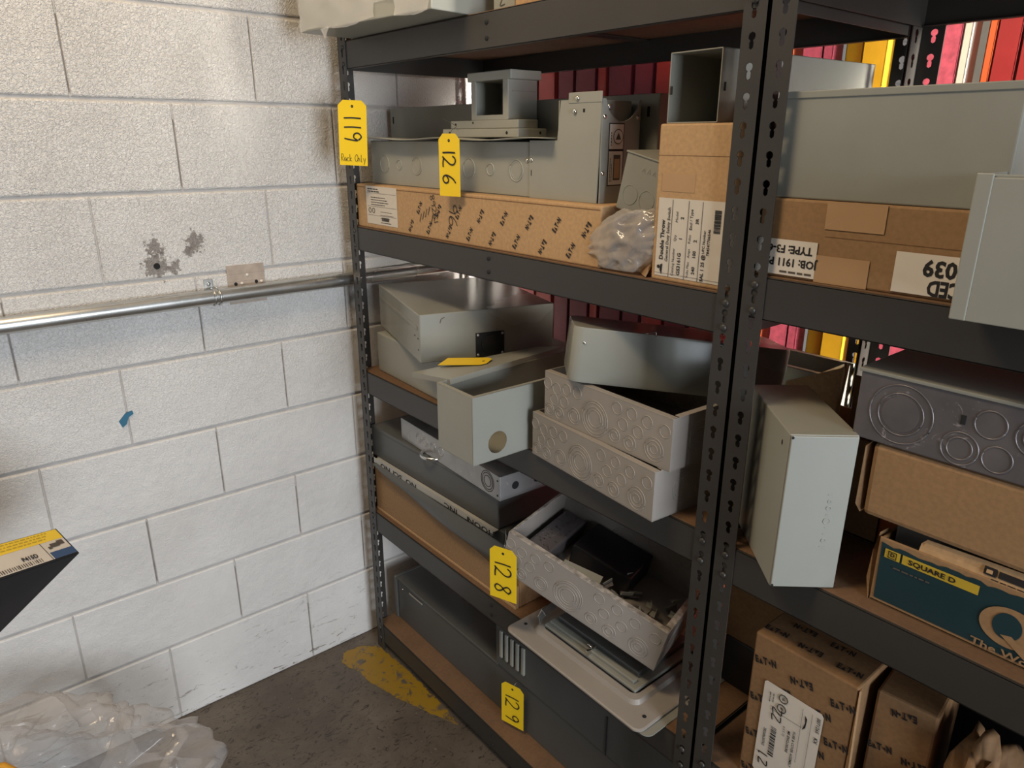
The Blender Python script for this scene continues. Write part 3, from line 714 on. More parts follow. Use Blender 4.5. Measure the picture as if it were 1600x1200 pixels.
mb.text('3039', (0.254, y, 0.0385), -X, -Z, 0.0270, 'black_ink', 0.035, fitw=0.050); mb.text('CED', (0.256, y, 0.0150), -X, -Z, 0.0260, 'black_ink', 0.035, fitw=0.038)
mb.build('label', t)
t = thing('large_enclosure', 'large plain grey metal box on the flat job-label carton', 'electrical box', (1.312, 0.412, TB+0.1085), -0.5)
mb = MB(); mb.box(0, 0, 0, 0.292, 0.30, 0.135, 'grey_enamel_matt', 0.002); mb.build('body', t)
mb = MB(); mb.box(-0.001, -0.002, 0.128, 0.293, 0.302, 0.137, 'grey_enamel_matt', 0.001); mb.build('cover', t)
t = thing('panel_trim', 'grey box with folded rim sticking out in front of the shelf at the right edge', 'electrical box', (1.602, 0.322, TB), 2)
mb = MB(); L, W, Hh = 0.34, 0.25, 0.152
shell(mb, L, W, Hh, 'grey_enamel', 0.002, 0.0)
mb.box(0.014, -0.003, 0.0, L, 0.0, Hh-0.003, 'grey_enamel', 0.001); mb.build('body', t)
mb = MB(); mb.box(-0.001, -0.004, 0.0, 0.015, -0.001, Hh+0.001, 'grey_enamel', 0.0012); mb.build('rim', t)

# ================================================================== SHELF C, LEFT RACK
t = thing('cover_box', 'lower grey metal box on the third shelf with a meter box on top', 'electrical box', (0.126, 0.430, SC), -3)
mb = MB(); mb.box(0, 0, 0, 0.50, 0.36, 0.112, 'grey_enamel', 0.004); mb.build('body', t)
t = thing('meter_box', 'grey metal box with a black square fitting, on the upper left of the third shelf', 'electrical box', (0.4790, 0.3500, SC+0.1165), 73.2-90)
# local: x to the right side normal... front face (normal -y) is 0.416 wide, right side (normal +x) is 0.35 deep
mb = MB(); mb.box(-0.416, 0, 0, 0, 0.35, 0.119, 'grey_enamel_glossy', 0.0025)
mb.box(-0.40, -0.0015, 0.078, -0.02, 0, 0.0875, 'grey_enamel_glossy', 0.0007); mb.build('body', t)
mb = MB(); mb.box(0, 0.139, 0.002, 0.004, 0.214, 0.062, 'black_plastic', 0.0015)
mb.disc((0.004, 0.1765, 0.032), Y, Z, 0.024, 0.003, 'black_plastic', 28); mb.build('fitting_plate', t)
for a, b in ((0.1445, 0.0075), (0.2085, 0.0075), (0.1445, 0.057), (0.2085, 0.057)): screw(t, (0.004, a, b), (1,0,0), 0.0035, 'screw', 'screw_zinc')
mb = MB()
for a, b in ((-0.045, 0.060), (-0.018, 0.058), (-0.018, 0.030)): mb.disc((a, -0.0003, b), X, Z, 0.0022, 0.0004, 'dark_void', 10)
mb.ribbon([(0, 0), (0.003, 0.010), (0.012, 0.014)], (0.0006, 0.05, 0.095), Y, Z, 0.002, 'faded_ink'); mb.build('scratch', t)
# flanged cover leaning over the gutter
def plate_from(name, label, cat, pts, th, mat, lip=0.012):
    mb = MB(); P = [Vector(p_) for p_ in pts]; mb.slab(P, th, mat)
    n = (P[1]-P[0]).cross(P[2]-P[1]).normalized()
    k = len(P)
    for i in range(k):
        a, b = P[i], P[(i+1)%k]; mb.slab_raw([a, b, b-n*lip, a-n*lip], (n.cross(b-a)).normalized()*th, mat)
    return tag(mb.build(name), label, cat)
plate_from('sheet_cover', 'bent grey cover lid with turned-down edges leaning over the open gutter', 'metal cover',
    [(0.545, 0.283, 1.079), (0.705, 0.276, 1.1045), (0.690, 0.620, 1.112), (0.590, 0.615, 1.090)], 0.0015, 'grey_enamel', 0.010)
# open gutter with a big hole
t = thing('gutter_box', 'light grey open-topped gutter with a large round hole, sticking out over the shelf edge', 'electrical box', (0.691, 0.252, SC), -1)
L, W, Hh = 0.127, 0.46, 0.146; th = 0.0018
mb = MB(); mb.box(0, 0, 0, L, W, th, 'grey_enamel', 0.0005); mb.box(0, 0, 0, L, th, Hh, 'grey_enamel', 0.0008); mb.box(0, W-th, 0, L, W, Hh, 'grey_enamel', 0.0008)
mb.box(0, 0, 0, th, W, Hh, 'grey_enamel', 0.0008)
mb.box(0.002, 0.0, Hh-th, L-0.002, 0.010, Hh, 'grey_enamel', 0.0005); mb.box(L-0.010, 0.01, Hh-th, L, W, Hh, 'grey_enamel', 0.0005)
# right wall with a true round hole
hc = (0.062, 0.037, 0.0240); n = 32
hol = [(hc[0]+hc[2]*cos(2*pi*i/n), hc[1]+hc[2]*sin(2*pi*i/n)) for i in range(n)]
sq = []
for i in range(n):
    a = 2*pi*i/n; k = 1/max(abs(cos(a)), abs(sin(a))); sq.append((hc[0]+0.030*k*cos(a), hc[1]+0.030*k*sin(a)))
for xx in (L-th, L):
    for i in range(n):
        j = (i+1) % n; mb.quad([(xx, *hol[i]), (xx, *hol[j]), (xx, *sq[j]), (xx, *sq[i])], 'grey_enamel')
for i in range(n):
    j = (i+1) % n; mb.quad([(L-th, *hol[i]), (L-th, *hol[j]), (L, *hol[j]), (L, *hol[i])], 'grey_enamel')
y0, y1, z0, z1 = hc[0]-0.030, hc[0]+0.030, hc[1]-0.030, hc[1]+0.030
for a, b, c, d in ((0, y0, 0, Hh), (y1, W, 0, Hh), (y0, y1, 0, z0), (y0, y1, z1, Hh)): mb.box(L-th, a, c, L, b, d, 'grey_enamel', 0)
mb.build('gutter_body', t)
mb = MB(); mb.box(-0.0012, 0.002, 0.012, 0.0, W, 0.018, 'grey_enamel', 0.0004); mb.build('seam', t)

# knockout tub, used three times
def ko_rings(mb, L, Hh, mat, y=0.0):
    def R_(u_, v_, *rs):
        for q_ in rs: mb.ring((u_*L, y, (1-v_)*Hh), X, Z, q_, mat, 0.0009, 26)
    R_(.44, .60, .035, .030, .0225, .0165); R_(.885, .70, .0215, .0155, .0080)
    R_(.05, .80, .0125, .0075); R_(.14, .81, .0125, .0060); R_(.27, .73, .0160, .0105); R_(.60, .76, .0135, .0075); R_(.715, .78, .0145, .0075)
    for a, b in ((.03, .25), (.11, .30), (.20, .24), (.29, .22), (.09, .55), (.18, .52), (.61, .20), (.72, .20), (.83, .24), (.95, .28), (.66, .47), (.77, .50)): R_(a, b, .0115)
def make_tub(label, loc, yaw, pit, rol, L, W, Hh, mat, lipm=None):
    t = thing('knockout_tub', label, 'electrical box', loc, yaw, pit, rol, 'open tubs full of round knockouts')
    mb = MB(); th = 0.0017
    mb.box(0, 0, 0, L, W, th, mat, 0); mb.build('bottom', t)
    for nm, q in (('front_wall', 0), ('back_wall', 1)):
        mb = MB(); y0 = 0 if q == 0 else W-th
        mb.box(0, y0, 0, L, y0+th, Hh, mat, 0.0008)
        mb.box(0.002, -0.0004 if q == 0 else W-0.013, Hh-th, L-0.002, 0.013 if q == 0 else W, Hh+0.0003, lipm or mat, 0.0006)
        ko_rings(mb, L, Hh, mat, y0 if q == 0 else y0); mb.build(nm, t)
    for s_ in (0, 1):
        mb = MB(); x0 = 0 if s_ == 0 else L-th
        mb.box(x0, th, 0, x0+th, W-th, Hh, mat, 0.0008)
        if s_ or lipm: mb.box(L-0.013 if s_ else 0, 0.018, Hh-th, L if s_ else 0.006, W-0.018, Hh+0.0003, lipm or mat, 0.0006)
        for u_, rs in ((0.28, (.030, .024, .017)), (0.7, (.020, .013))):
            for q_ in rs: mb.ring((x0+(th if s_ else 0), u_*W, Hh*0.5), Y, Z, q_, mat, 0.0009, 26)
        mb.build('end_wall', t)
    return t
make_tub('grey open knockout tub on the third shelf, lower of the stacked pair', (0.843, 0.386, SC), -5.4, 0, 0, 0.352, 0.27, 0.094, 'tub_enamel')
make_tub('grey open knockout tub on the third shelf, upper of the stacked pair', (0.876, 0.388, SC+0.0945), -3.0, 0, 0, 0.334, 0.25, 0.096, 'tub_enamel')
make_tub('scuffed open knockout tub full of scrap, hanging tilted over the fourth shelf', (0.807, 0.327, 0.683), 14.6, 1.7, 14.4, 0.386, 0.25, 0.104, 'tub_enamel', 'worn_rim')
MT = pose((0.807, 0.327, 0.683), 14.6, 1.7, 14.4)
q = random.Random(5)
# worn bright rim of the tilted tub
# contents of the tilted tub
sc_specs = [((0.03, 0.03), (0.10, 0.16, 0.004), 8, 'dark_void'), ((0.10, 0.05), (0.13, 0.10, 0.004), -6, 'grey_enamel_matt'), ((0.05, 0.12), (0.05, 0.10, 0.012), 15, 'galvanized_knockouts')]
mb = MB(); mb.box(0.10, 0.125, 0.004, 0.25, 0.240, 0.060, 'black_plastic', 0.004)  # black body also stands in for the shadow inside the tub
o = mb.build('housing_and_shadow'); o.matrix_world = MT; tag(o, 'black plastic housing lying in the tilted scrap tub, partly standing in for shadow', 'housing')
mb = MB(); mb.box(0.015, 0.05, 0.004, 0.075, 0.235, 0.050, 'raw_galvanized', 0.006)
for i in range(60): mb.box(0.018+0.05*q.random(), 0.06+0.16*q.random(), 0.049, 0.022+0.05*q.random()+0.003, 0.222+0.002, 0.052, 'chrome_screw', 0) if i < 0 else mb.disc((0.02+0.05*q.random(), 0.06+0.165*q.random(), 0.0505), X, Y, 0.0013, 0.002, 'chrome_screw', 6)
o = mb.build('terminal_bar'); o.matrix_world = MT; tag(o, 'terminal bar with shiny screws in the tilted scrap tub', 'terminal bar')
def sheet_scrap(lbl, c, ex, ey, L, W, mat):
    mb = MB(); ex = Vector(ex).normalized(); ey = Vector(ey).normalized(); c = Vector(c)
    mb.slab_raw([c, c+ex*L, c+ex*L+ey*W, c+ey*W], ex.cross(ey).normalized()*0.0012, mat)
    mb.slab_raw([c, c+ex*L, c+ex*L+Z*0.012, c+Z*0.012], ex.cross(Z).normalized()*0.0012, mat)
    o = mb.build('metal_strip'); o.matrix_world = MT; return tag(o, lbl, 'scrap metal', 'scrap in the tilted tub')
sheet_scrap('long flat grey metal strip along the front of the tilted scrap tub', (0.03, 0.012, 0.030), (1, 0.05, -0.03), (0, 1, 0.05), 0.30, 0.035, 'grey_enamel_matt')
sheet_scrap('short wide grey metal plate in the tilted scrap tub', (0.12, 0.030, 0.046), (1, 0.2, 0.0), (-0.2, 1, 0.1), 0.09, 0.05, 'grey_enamel')
for i in range(22):
    a = q.uniform(0, 6.28); c = Vector((0.20+0.16*q.random(), 0.02+0.15*q.random(), 0.010+0.013*(i % 4)))
    mb = MB(); l = q.uniform(0.016, 0.040); ex = Vector((cos(a), sin(a), q.uniform(-0.1, 0.5))).normalized(); ey = ex.cross(Z).normalized()
    mb.slab_raw([c, c+ex*l, c+ex*l*0.8+ey*0.012, c+ey*0.009], ex.cross(ey)*0.0012, 'grey_enamel' if i % 2 else 'raw_galvanized')
    mb.slab_raw([c, c+ex*l, c+ex*l-ex.cross(ey)*0.008, c-ex.cross(ey)*0.008], ey*0.0012, 'grey_enamel')
    o = mb.build('metal_clip'); o.matrix_world = MT; tag(o, 'small bent metal clip among the scrap at the right end of the tilted tub', 'scrap metal', 'small bent clips in the tilted tub')

# glossy curved cover box on the upper tub
t = thing('raintight_cover', 'glossy grey curved cover box resting across the upper knockout tub', 'metal cover', (0.973, 0.358, 1.153), 50, -2, 5)
t.matrix_world = pose((0.973, 0.356, 1.1545), 49, -6, 6)
mb = MB(); L, W, Hh, rr = 0.405, 0.17, 0.103, 0.022
prof_ = []
for (cx_, cy_, a0) in ((rr, rr, pi), (L-rr, rr, 1.5*pi), (L-rr, W-rr, 0), (rr, W-rr, 0.5*pi)):
    for i in range(7): a = a0+pi/2*i/6; prof_.append((cx_+rr*cos(a), cy_+rr*sin(a)))
k = len(prof_)
vs = [(a, b, z) for z in (0.0, 0.006, Hh-0.004, Hh) for a, b in prof_]
vs = [(L/2+(v[0]-L/2)*(1.0 if 0 < n//k < 3 else 0.993), W/2+(v[1]-W/2)*(1.0 if 0 < n//k < 3 else 0.985), v[2]) for n, v in enumerate(vs)]
fs = [[r_*k+i, r_*k+(i+1)%k, (r_+1)*k+(i+1)%k, (r_+1)*k+i] for r_ in range(3) for i in range(k)]
mb.add(vs, fs, 'grey_enamel_glossy', True); mb.add(vs[:k], [list(range(k))[::-1]], 'grey_enamel_glossy'); mb.add(vs[3*k:], [list(range(k))], 'grey_enamel_glossy')
mb.build('body', t)
screw(t, (0.022, 0.0, 0.075), (0,-1,0), 0.003)
mb = MB(); mb.tube([(0.13, 0.004, 0.102), (0.150, 0.0, 0.109), (0.151, 0.0, 0.100)], 0.0009, 'bright_galvanized', 6); mb.build('wire_clip', t)
# tray behind with sunlit rim
t = thing('rear_tray', 'grey open tray at the back of the third shelf with its rim catching daylight', 'electrical box', (0.965, 0.715, SC), 0)
shell_mb = MB(); shell(shell_mb, 0.316, 0.12, 0.214, 'grey_enamel', 0.0018, 0.012)
shell_mb.ring((0.29, 0, 0.19), X, Z, 0.012, 'grey_enamel', 0.0008); shell_mb.build('body', t)

# ================================================================== SHELF C, RIGHT RACK
t = thing('standing_enclosure', 'tall narrow grey metal box standing turned over the shelf edge right of the posts', 'electrical box', (1.427, 0.342, TC), 48, 1, 0)
mb = MB(); mb.box(0, 0.0035, 0, 0.094, 0.209, 0.245, 'grey_enamel', 0.0016); mb.build('body', t)
mb = MB(); mb.box(0.0012, 0, 0.0012, 0.0928, 0.004, 0.2438, 'grey_enamel', 0.0012)
xq = 0.066
for i, (w_, h_) in enumerate(((0.006, 0), (0.006, 0.003), (0.006, 0.004), (0.004, 0), (0.006, 0.006), (0.002, 0), (0.005, 0), (0.005, 0.004), (0.009, 0))):
    zq = 0.155 - i*0.0105
    if h_: mb.ring((xq, 0, zq), X, Z, h_*0.8, 'grey_enamel', 0.0007, 12)
    else: mb.box(xq-w_/2, -0.0008, zq-0.0006, xq+w_/2, 0.0002, zq+0.0006, 'grey_enamel', 0.0002)
mb.build('door', t)
mb = MB(); mb.disc((0.0028, -0.0004, 0.2415), X, Z, 0.0020, 0.0005, 'dark_void', 10); mb.disc((0.0028, -0.0004, 0.004), X, Z, 0.0020, 0.0005, 'dark_void', 10)
mb.build('corner_hole', t)
mb = MB(); mb.slab_raw([Vector((-0.0004, 0.030+0.0018*cos(a), 0.222+0.004*sin(a))) for a in [2*pi*i/12 for i in range(12)]], Vector((-0.0003,0,0)), 'dark_void'); mb.build('corner_hole', t)

t = thing('teal_carton', 'torn carton with a dark teal front and yellow strip, on the right rack', 'carton', (1.534, 0.427, TC+0.0004), 0)
L, W, Hh = 0.34, 0.30, 0.102
mb = MB(); th = 0.004
mb.box(0, 0, 0, L, W, th, 'cardboard_brown', 0.001); mb.box(0, 0, 0, L, th, Hh, 'cardboard', 0.0015); mb.box(0, W-th, 0, L, W, Hh, 'cardboard', 0.001)
mb.box(0, th, 0, th, W-th, Hh*0.97, 'cardboard', 0.001); mb.box(L-th, th, 0, L, W-th, Hh, 'cardboard', 0.001)
mb.build('carton_body', t)
mb = MB()      # printed front with a torn upper edge
q = random.Random(11); top_ = [(0.004 + 0.332*i/40, 0.096 - 0.0*(i/40) - (0.004*abs(sin(i*0.9))*q.random() + (0.003 if 5 < i < 8 else 0))) for i in range(41)]
P = [(0.006, -0.0008, 0.007)] + [(0.334, -0.0008, 0.007)] + [(a, -0.0008, b) for a, b in top_[::-1]]
mb.add(P, [list(range(len(P)))], 'teal_print'); y = -0.0016
rect(mb, (0.0105, y, 0.075), X, Z, 0.0205, 0.0135, 'strip_yellow', 0.0002); rect(mb, (0.034, y, 0.075), X, Z, 0.095, 0.0135, 'strip_yellow', 0.0002)
y = -0.0024
def frame(c, a, b, w_, m_):
    rect(mb, c, X, Z, a, w_, m_, 0.0001); rect(mb, (c[0], c[1], c[2]+b-w_), X, Z, a, w_, m_, 0.0001); rect(mb, c, X, Z, w_, b, m_, 0.0001); rect(mb, (c[0]+a-w_, c[1], c[2]), X, Z, w_, b, m_, 0.0001)
frame((0.0150, y, 0.0765), 0.0115, 0.0105, 0.0010, 'black_ink'); mb.text('D', (0.0208, y, 0.0818), X, Z, 0.0078, 'black_ink', 0.04)
mb.text('SQUARE D', (0.0720, y, 0.0815), X, Z, 0.0100, 'black_ink', 0.03, 1.25)
lines(mb, (0.025, y, 0.063), X, Z, 0.060, 1, 0.004, 0.0040, 'faded_ink', 12)
# large O-like Q in bare cardboard colour
c0 = Vector((0.1700, y, 0.0480))
def ell(c, a, b, m_, yy): mb.add([(c[0]+a*cos(2*pi*i/36), yy, c[2]+b*sin(2*pi*i/36)) for i in range(36)], [list(range(36))], m_)
ell(c0, 0.034, 0.0275, 'cardboard', -0.0020); ell((c0[0]-0.0030, 0, c0[2]+0.0015), 0.0165, 0.0185, 'teal_print', -0.0026)
mb.add([(c0[0]-0.008, -0.0031, c0[2]-0.012), (c0[0]+0.004, -0.0031, c0[2]-0.009), (c0[0]+0.040, -0.0031, c0[2]-0.033), (c0[0]+0.022, -0.0031, c0[2]-0.033)], [[0,1,2,3]], 'cardboard')
mb.text('O', (0.238, y, 0.048), X, Z, 0.075, 'cardboard', 0.05)
mb.text("The World's", (0.181, y, 0.0105), X, Z, 0.0145, 'cardboard', 0.02, fitw=0.098)
mb.build('printed_front', t)
mb = MB(); mb.slab([(0.050, 0.004, Hh-0.004), (0.34, 0.002, Hh-0.004), (0.34, 0.006, Hh+0.0250), (0.20, 0.006, Hh+0.0235), (0.058, 0.006, Hh+0.019), (0.051, 0.008, Hh+0.010)], 0.002, 'cardboard_light')
y = 0.0002
P0 = Vector((0.128, 0.0022, Hh+0.004)); ez = Vector((0, 0.17, 1)).normalized()
rect(mb, P0, X, ez, 0.014, 0.011, 'black_ink', 0.0004); rect(mb, P0+X*0.003+ez*0.003-Y*0.001, X, ez, 0.007, 0.005, 'cardboard_light', 0.0004)
rect(mb, P0+X*0.0165+ez*0.001, X, ez, 0.11, 0.009, 'black_ink', 0.0004); lines(mb, P0+X*0.010-ez*0.005-Y*0.0004, X, ez, 0.12, 1, 0.004, 0.004, 'black_ink', 3)
mb.build('torn_flap', t)
mb = MB(); mb.slab([(-0.002, 0.0, 0.0), (-0.010, 0.004, 0.03), (-0.009, 0.008, 0.075), (-0.003, 0.006, 0.105), (-0.001, 0.03, 0.105), (-0.001, 0.03, 0.0)], 0.003, 'cardboard'); mb.build('end_flap', t)

t = thing('plain_carton', 'plain brown carton on top of the teal carton, under the box with big knockouts', 'carton', (1.505, 0.422, TC+0.128), 0, 0, 0)
mb = MB(); mb.box(0, 0, 0, 0.36, 0.30, 0.110, 'cardboard', 0.008); mb.build('carton_body', t)
mb = MB(); mb.slab([(-0.004, 0.004, 0.0), (-0.010, 0.0, 0.012), (-0.009, 0.0, 0.10), (-0.003, 0.004, 0.108), (-0.001, 0.05, 0.108), (-0.001, 0.05, 0.0)], 0.003, 'cardboard_brown'); mb.build('side_flap', t)
for i, (a, b) in enumerate(((1.515, 0.50), (1.56, 0.58))):
    pass
mb = MB(); mb.box(1.545, 0.448, TC+0.006, 1.85, 0.70, TC+0.127, 'dark_grey_enamel', 0.004)
tag(mb.build('boxed_breaker'), 'dark device inside the torn teal carton carrying the plain carton', 'electrical device')

t = thing('raw_enclosure', 'scuffed bare metal box with very large round knockouts on a brown carton', 'electrical box', (1.476, 0.418, TC+0.240), 0, 0, 0)
L, W, Hh = 0.40, 0.30, 0.096
mb = MB(); mb.box(0, 0, 0, L, W, Hh, 'raw_galvanized', 0.002)
for cx_, cz_, rs in ((.058, .047, (.040, .0285)), (.133, .024, (.0215, .0145)), (.161, .064, (.0175,)), (.175, .023, (.0165,)), (.210, .060, (.022, .014)), (.235, .025, (.016,)), (.290, .047, (.040, .0285))):
    for rr in rs: mb.ring((cx_, 0, cz_), X, Z, rr, 'raw_galvanized', 0.0011, 40)
    if rs[0] > .03: mb.disc((cx_, 0.0, cz_), X, Z, 0.024, 0.0006, 'raw_galvanized', 30)
mb.build('body', t)
mb = MB(); mb.box(0.128, -0.0006, 0.056, 0.134, 0, 0.068, 'dark_void', 0.0002); mb.build('slot', t)
mb = MB(); mb.box(-0.002, -0.003, Hh-0.002, L, W, Hh+0.003, 'grey_enamel_matt', 0.001); mb.build('cover', t)

t = thing('open_carton', 'open brown carton with raised flaps behind the tall turned box', 'carton', (1.275, 0.575, SC+0.0004), 0)
mb = MB(); th = 0.004; L, W, Hh = 0.20, 0.13, 0.17
mb.box(0, 0, 0, L, W, th, 'cardboard', 0); mb.box(0, 0, 0, L, th, Hh, 'cardboard', 0.001); mb.box(0, W-th, 0, L, W, Hh, 'cardboard', 0.001); mb.box(0, 0, 0, th, W, Hh, 'cardboard', 0.001); mb.box(L-th, 0, 0, L, W, Hh, 'cardboard', 0.001); mb.build('carton_body', t)
mb = MB(); mb.slab([(0.0, 0.012, Hh-0.002), (0.100, 0.012, Hh-0.002), (0.108, 0.012, 0.286), (0.094, 0.012, 0.274), (0.050, 0.012, 0.252), (0.005, 0.012, 0.230)], 0.003, 'cardboard_light'); mb.build('flap', t)
mb = MB(); mb.slab([(0.102, 0.0, Hh-0.03), (0.108, -0.004, Hh-0.03), (0.113, -0.006, 0.275), (0.108, -0.002, 0.290)], 0.003, 'cardboard_light'); mb.build('flap', t)
mb = MB(); mb.slab([(0.116, 0.03, Hh-0.004), (0.20, 0.03, Hh-0.004), (0.20, 0.018, 0.265), (0.118, 0.016, 0.268)], 0.003, 'cardboard_brown'); mb.build('flap', t)

# ================================================================== SHELF D, LEFT RACK
t = thing('torn_carton', 'brown torn carton lying on the fourth shelf beneath the black sheet', 'carton', (0.100, 0.412, SD), 0)
mb = MB(); L, W = 0.66, 0.36
q = random.Random(2)
mb.box(0, 0.012, 0, L, W, 0.118, 'cardboard', 0.003)
P = [(0.0, 0, 0.0), (L, 0, 0.0), (L, 0, 0.060), (0.60, 0, 0.075), (0.45, 0, 0.098), (0.30, 0, 0.120), (0.18, 0, 0.140), (0.06, 0, 0.160), (0.0, 0, 0.165)]
mb.slab([Vector(p_) for p_ in P], -0.010, 'cardboard'); mb.build('carton_body', t)
mb = MB(); mb.box(0, -0.0015, 0.0, L, 0.001, 0.007, 'cardboard_light', 0.0008); mb.build('bottom_edge', t)
mb = MB(); n = 24; vs = []; fs = []
for i in range(n+1):
    x = 0.135+0.60*i/n; s_ = i/n
    for j in range(7):
        v_ = j/6; yy = 0.4005 - 0.012*sin(v_*pi*0.9) + 0.002*sin(s_*9+j); zz = SD + 0.1705 - 0.006*s_ - v_*(0.006+0.062*s_**0.6)
        vs.append((x, yy, zz))
    for j in range(3): pass
for i in range(n):
    for j in range(6): fs.append([i*7+j, i*7+j+1, (i+1)*7+j+1, (i+1)*7+j])
k = len(vs); vs += [(a, b+0.0022, c) for a, b, c in vs]; fs += [[q_+k for q_ in ff[::-1]] for ff in fs]
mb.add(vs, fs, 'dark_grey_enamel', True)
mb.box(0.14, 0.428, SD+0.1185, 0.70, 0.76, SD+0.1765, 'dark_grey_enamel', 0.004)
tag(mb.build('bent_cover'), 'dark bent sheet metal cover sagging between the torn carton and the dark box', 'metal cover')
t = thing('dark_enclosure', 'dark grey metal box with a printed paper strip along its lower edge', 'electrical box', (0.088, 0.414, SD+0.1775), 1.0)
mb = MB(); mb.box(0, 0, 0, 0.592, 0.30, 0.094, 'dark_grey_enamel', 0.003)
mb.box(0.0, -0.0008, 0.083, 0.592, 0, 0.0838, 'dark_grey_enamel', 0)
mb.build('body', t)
mb = MB(); rect(mb, (0.036, -0.0170, -0.010), X, Z, 0.556, 0.0165, 'dusty_label', 0.0004); mb.box(0.036, -0.0166, -0.0005, 0.592, 0.0, 0.0004, 'dusty_label', 0)
for s_, x in (('HOON', 0.545), ('T', 0.492), ('INC', 0.42), ('NO', 0.235), ('SCI', 0.165), ('NO', 0.10)): mb.text(s_, (x, -0.0178, -0.0062), -X, -Z, 0.0210, 'black_ink', 0.03, 1.6)
mb.build('paper_strip', t)
mb = MB(); mb.box(0.300, 0, 0.0905, 0.302, 0.12, 0.0948, 'black_ink', 0); mb.build('cover_seam', t)
TD_ = SD+0.1775+0.0945
t = thing('knockout_plate_box', 'galvanised box with stamped knockouts on the dark grey box, mostly behind the beam', 'electrical box', (0.235, 0.430, TD_), -3)
mb = MB(); mb.box(0, 0, 0, 0.475, 0.16, 0.062, 'galvanized_knockouts', 0.0015)
ko_rings(mb, 0.475, 0.062, 'galvanized_knockouts') if False else None
for x, rs in ((0.10, (.014, .009)), (0.135, (.014, .009)), (0.175, (.013, .008)), (0.215, (.012,)), (0.425, (.026, .021, .014))):
    for rr in rs: mb.ring((x, 0, 0.034), X, Z, rr, 'black_ink' if x > 0.4 else 'galvanized_knockouts', 0.0010)
mb.build('body', t)
mb = MB()
for a, b in ((0.466, 0.050), (0.466, 0.012)): mb.disc((a, -0.0004, b), X, Z, 0.0024, 0.0004, 'dark_void', 10)
for yy in (0.045, 0.11): mb.slab_raw([Vector((0.4753, yy+0.010*cos(2*pi*i/16), 0.03+0.010*sin(2*pi*i/16))) for i in range(16)], X*0.0004, 'dark_void')
mb.build('hole', t)
mb = MB(); mb.tube([(0.395+0.034*cos(2*pi*i/28), 0.432+0.034*sin(2*pi*i/28), TD_+0.005) for i in range(28)], 0.0048, 'bright_galvanized', 8, True)
tag(mb.build('conduit_ring'), 'small shiny ring fitting lying on the dark grey box', 'fitting')

# load-centre cover on the fourth shelf, sticking out
t = thing('panel_cover', 'grey panel cover frame with rounded corners sticking out under the tilted tub', 'metal cover', (0.803, 0.343, SD+0.003), -0.5, 1.0, 0)
mb = MB(); L, W = 0.405, 0.40
def rrect(x0, y0, x1, y1, r_, n=6):
    o = []
    for cx_, cy_, a0 in ((x1-r_, y0+r_, -pi/2), (x1-r_, y1-r_, 0), (x0+r_, y1-r_, pi/2), (x0+r_, y0+r_, pi)):
        for i in range(n+1): a = a0+pi/2*i/n; o.append((cx_+r_*cos(a), cy_+r_*sin(a)))
    return o
loops = [(rrect(0, 0, L, W, .018), 0.0), (rrect(0, 0, L, W, .018), 0.0035), (rrect(.003, .003, L-.003, W-.003, .016), 0.005), (rrect(.045, .042, L-.045, W-.042, .02), 0.006), (rrect(.050, .047, L-.050, W-.047, .018), 0.014), (rrect(.062, .060, L-.062, W-.060, .016), 0.015)]
vs = []; fs = []; k = len(loops[0][0])
for lp, z in loops: vs += [(a, b, z) for a, b in lp]
for j in range(len(loops)-1): fs += [[j*k+i, j*k+(i+1)%k, (j+1)*k+(i+1)%k, (j+1)*k+i] for i in range(k)]
fs += [[i for i in range(k)][::-1]]
mb.add(vs, fs, 'tub_enamel'); mb.build('frame', t)
mb = MB(); mb.box(0.066, 0.064, 0.0145, L-0.066, W-0.064, 0.022, 'grey_enamel_matt', 0.002)
mb.box(0.072, 0.074, 0.022, L-0.080, 0.088, 0.030, 'grey_enamel_matt', 0.002); mb.box(0.078, 0.095, 0.022, L-0.085, 0.26, 0.036, 'dark_grey_enamel', 0.003)
mb.build('inner_door', t)
mb = MB(); mb.box(0.20, 0.062, 0.022, 0.206, 0.090, 0.034, 'chrome_screw', 0.001); mb.tube([(0.185, 0.080, 0.030), (0.195, 0.074, 0.040), (0.203, 0.080, 0.033)], 0.0015, 'chrome_screw', 6); mb.build('latch', t)
for a, b in ((0.022, 0.045), (L-0.020, 0.040), (0.21, 0.050)):
    mb = MB(); mb.disc((a, b, 0.0056), X, Y, 0.0042, 0.0005, 'dark_void', 14); mb.build('hole', t)
P = [(0.0, 0.0), (0.060, 0.0), (0.062, 0.018), (0.018, 0.018), (0.016, 0.030), (0.008, 0.034), (0.002, 0.046), (-0.002, 0.030)]
mb = MB(); base = Vector((0.862, 0.405, SD+0.060)); ex = Vector((-0.15, 0.99, 0.0)); ez = Vector((0, -0.2, -1))
P = [(0.0, 0.0), (0.085, -0.002), (0.085, 0.014), (0.022, 0.016), (0.020, 0.030), (0.012, 0.024), (0.004, 0.044), (-0.004, 0.022), (-0.012, 0.012)]
mb.slab([base+ex*a+ez*b for a, b in P], 0.002, 'bright_galvanized')
mb.slab([base+ex*0.0+ez*0.0, base+ex*0.085+ez*-0.002, base+ex*0.085+X*0.014+ez*0.004, base+X*0.014+ez*0.006], 0.002, 'bright_galvanized')
tag(mb.build('metal_bracket'), 'bent galvanised bracket on the panel cover at the left end of the tilted tub', 'bracket')
t = thing('panel_cover', 'second grey panel cover at the right end of the fourth shelf, below the first', 'metal cover', (1.00, 0.335, SD+0.0005), 0, 0, 0)
mb = MB(); P = rrect(0.03, 0.012, 0.225, 0.30, .018); mb.slab([(a, b, 0) for a, b in P], 0.002, 'grey_enamel_matt'); mb.build('frame', t)

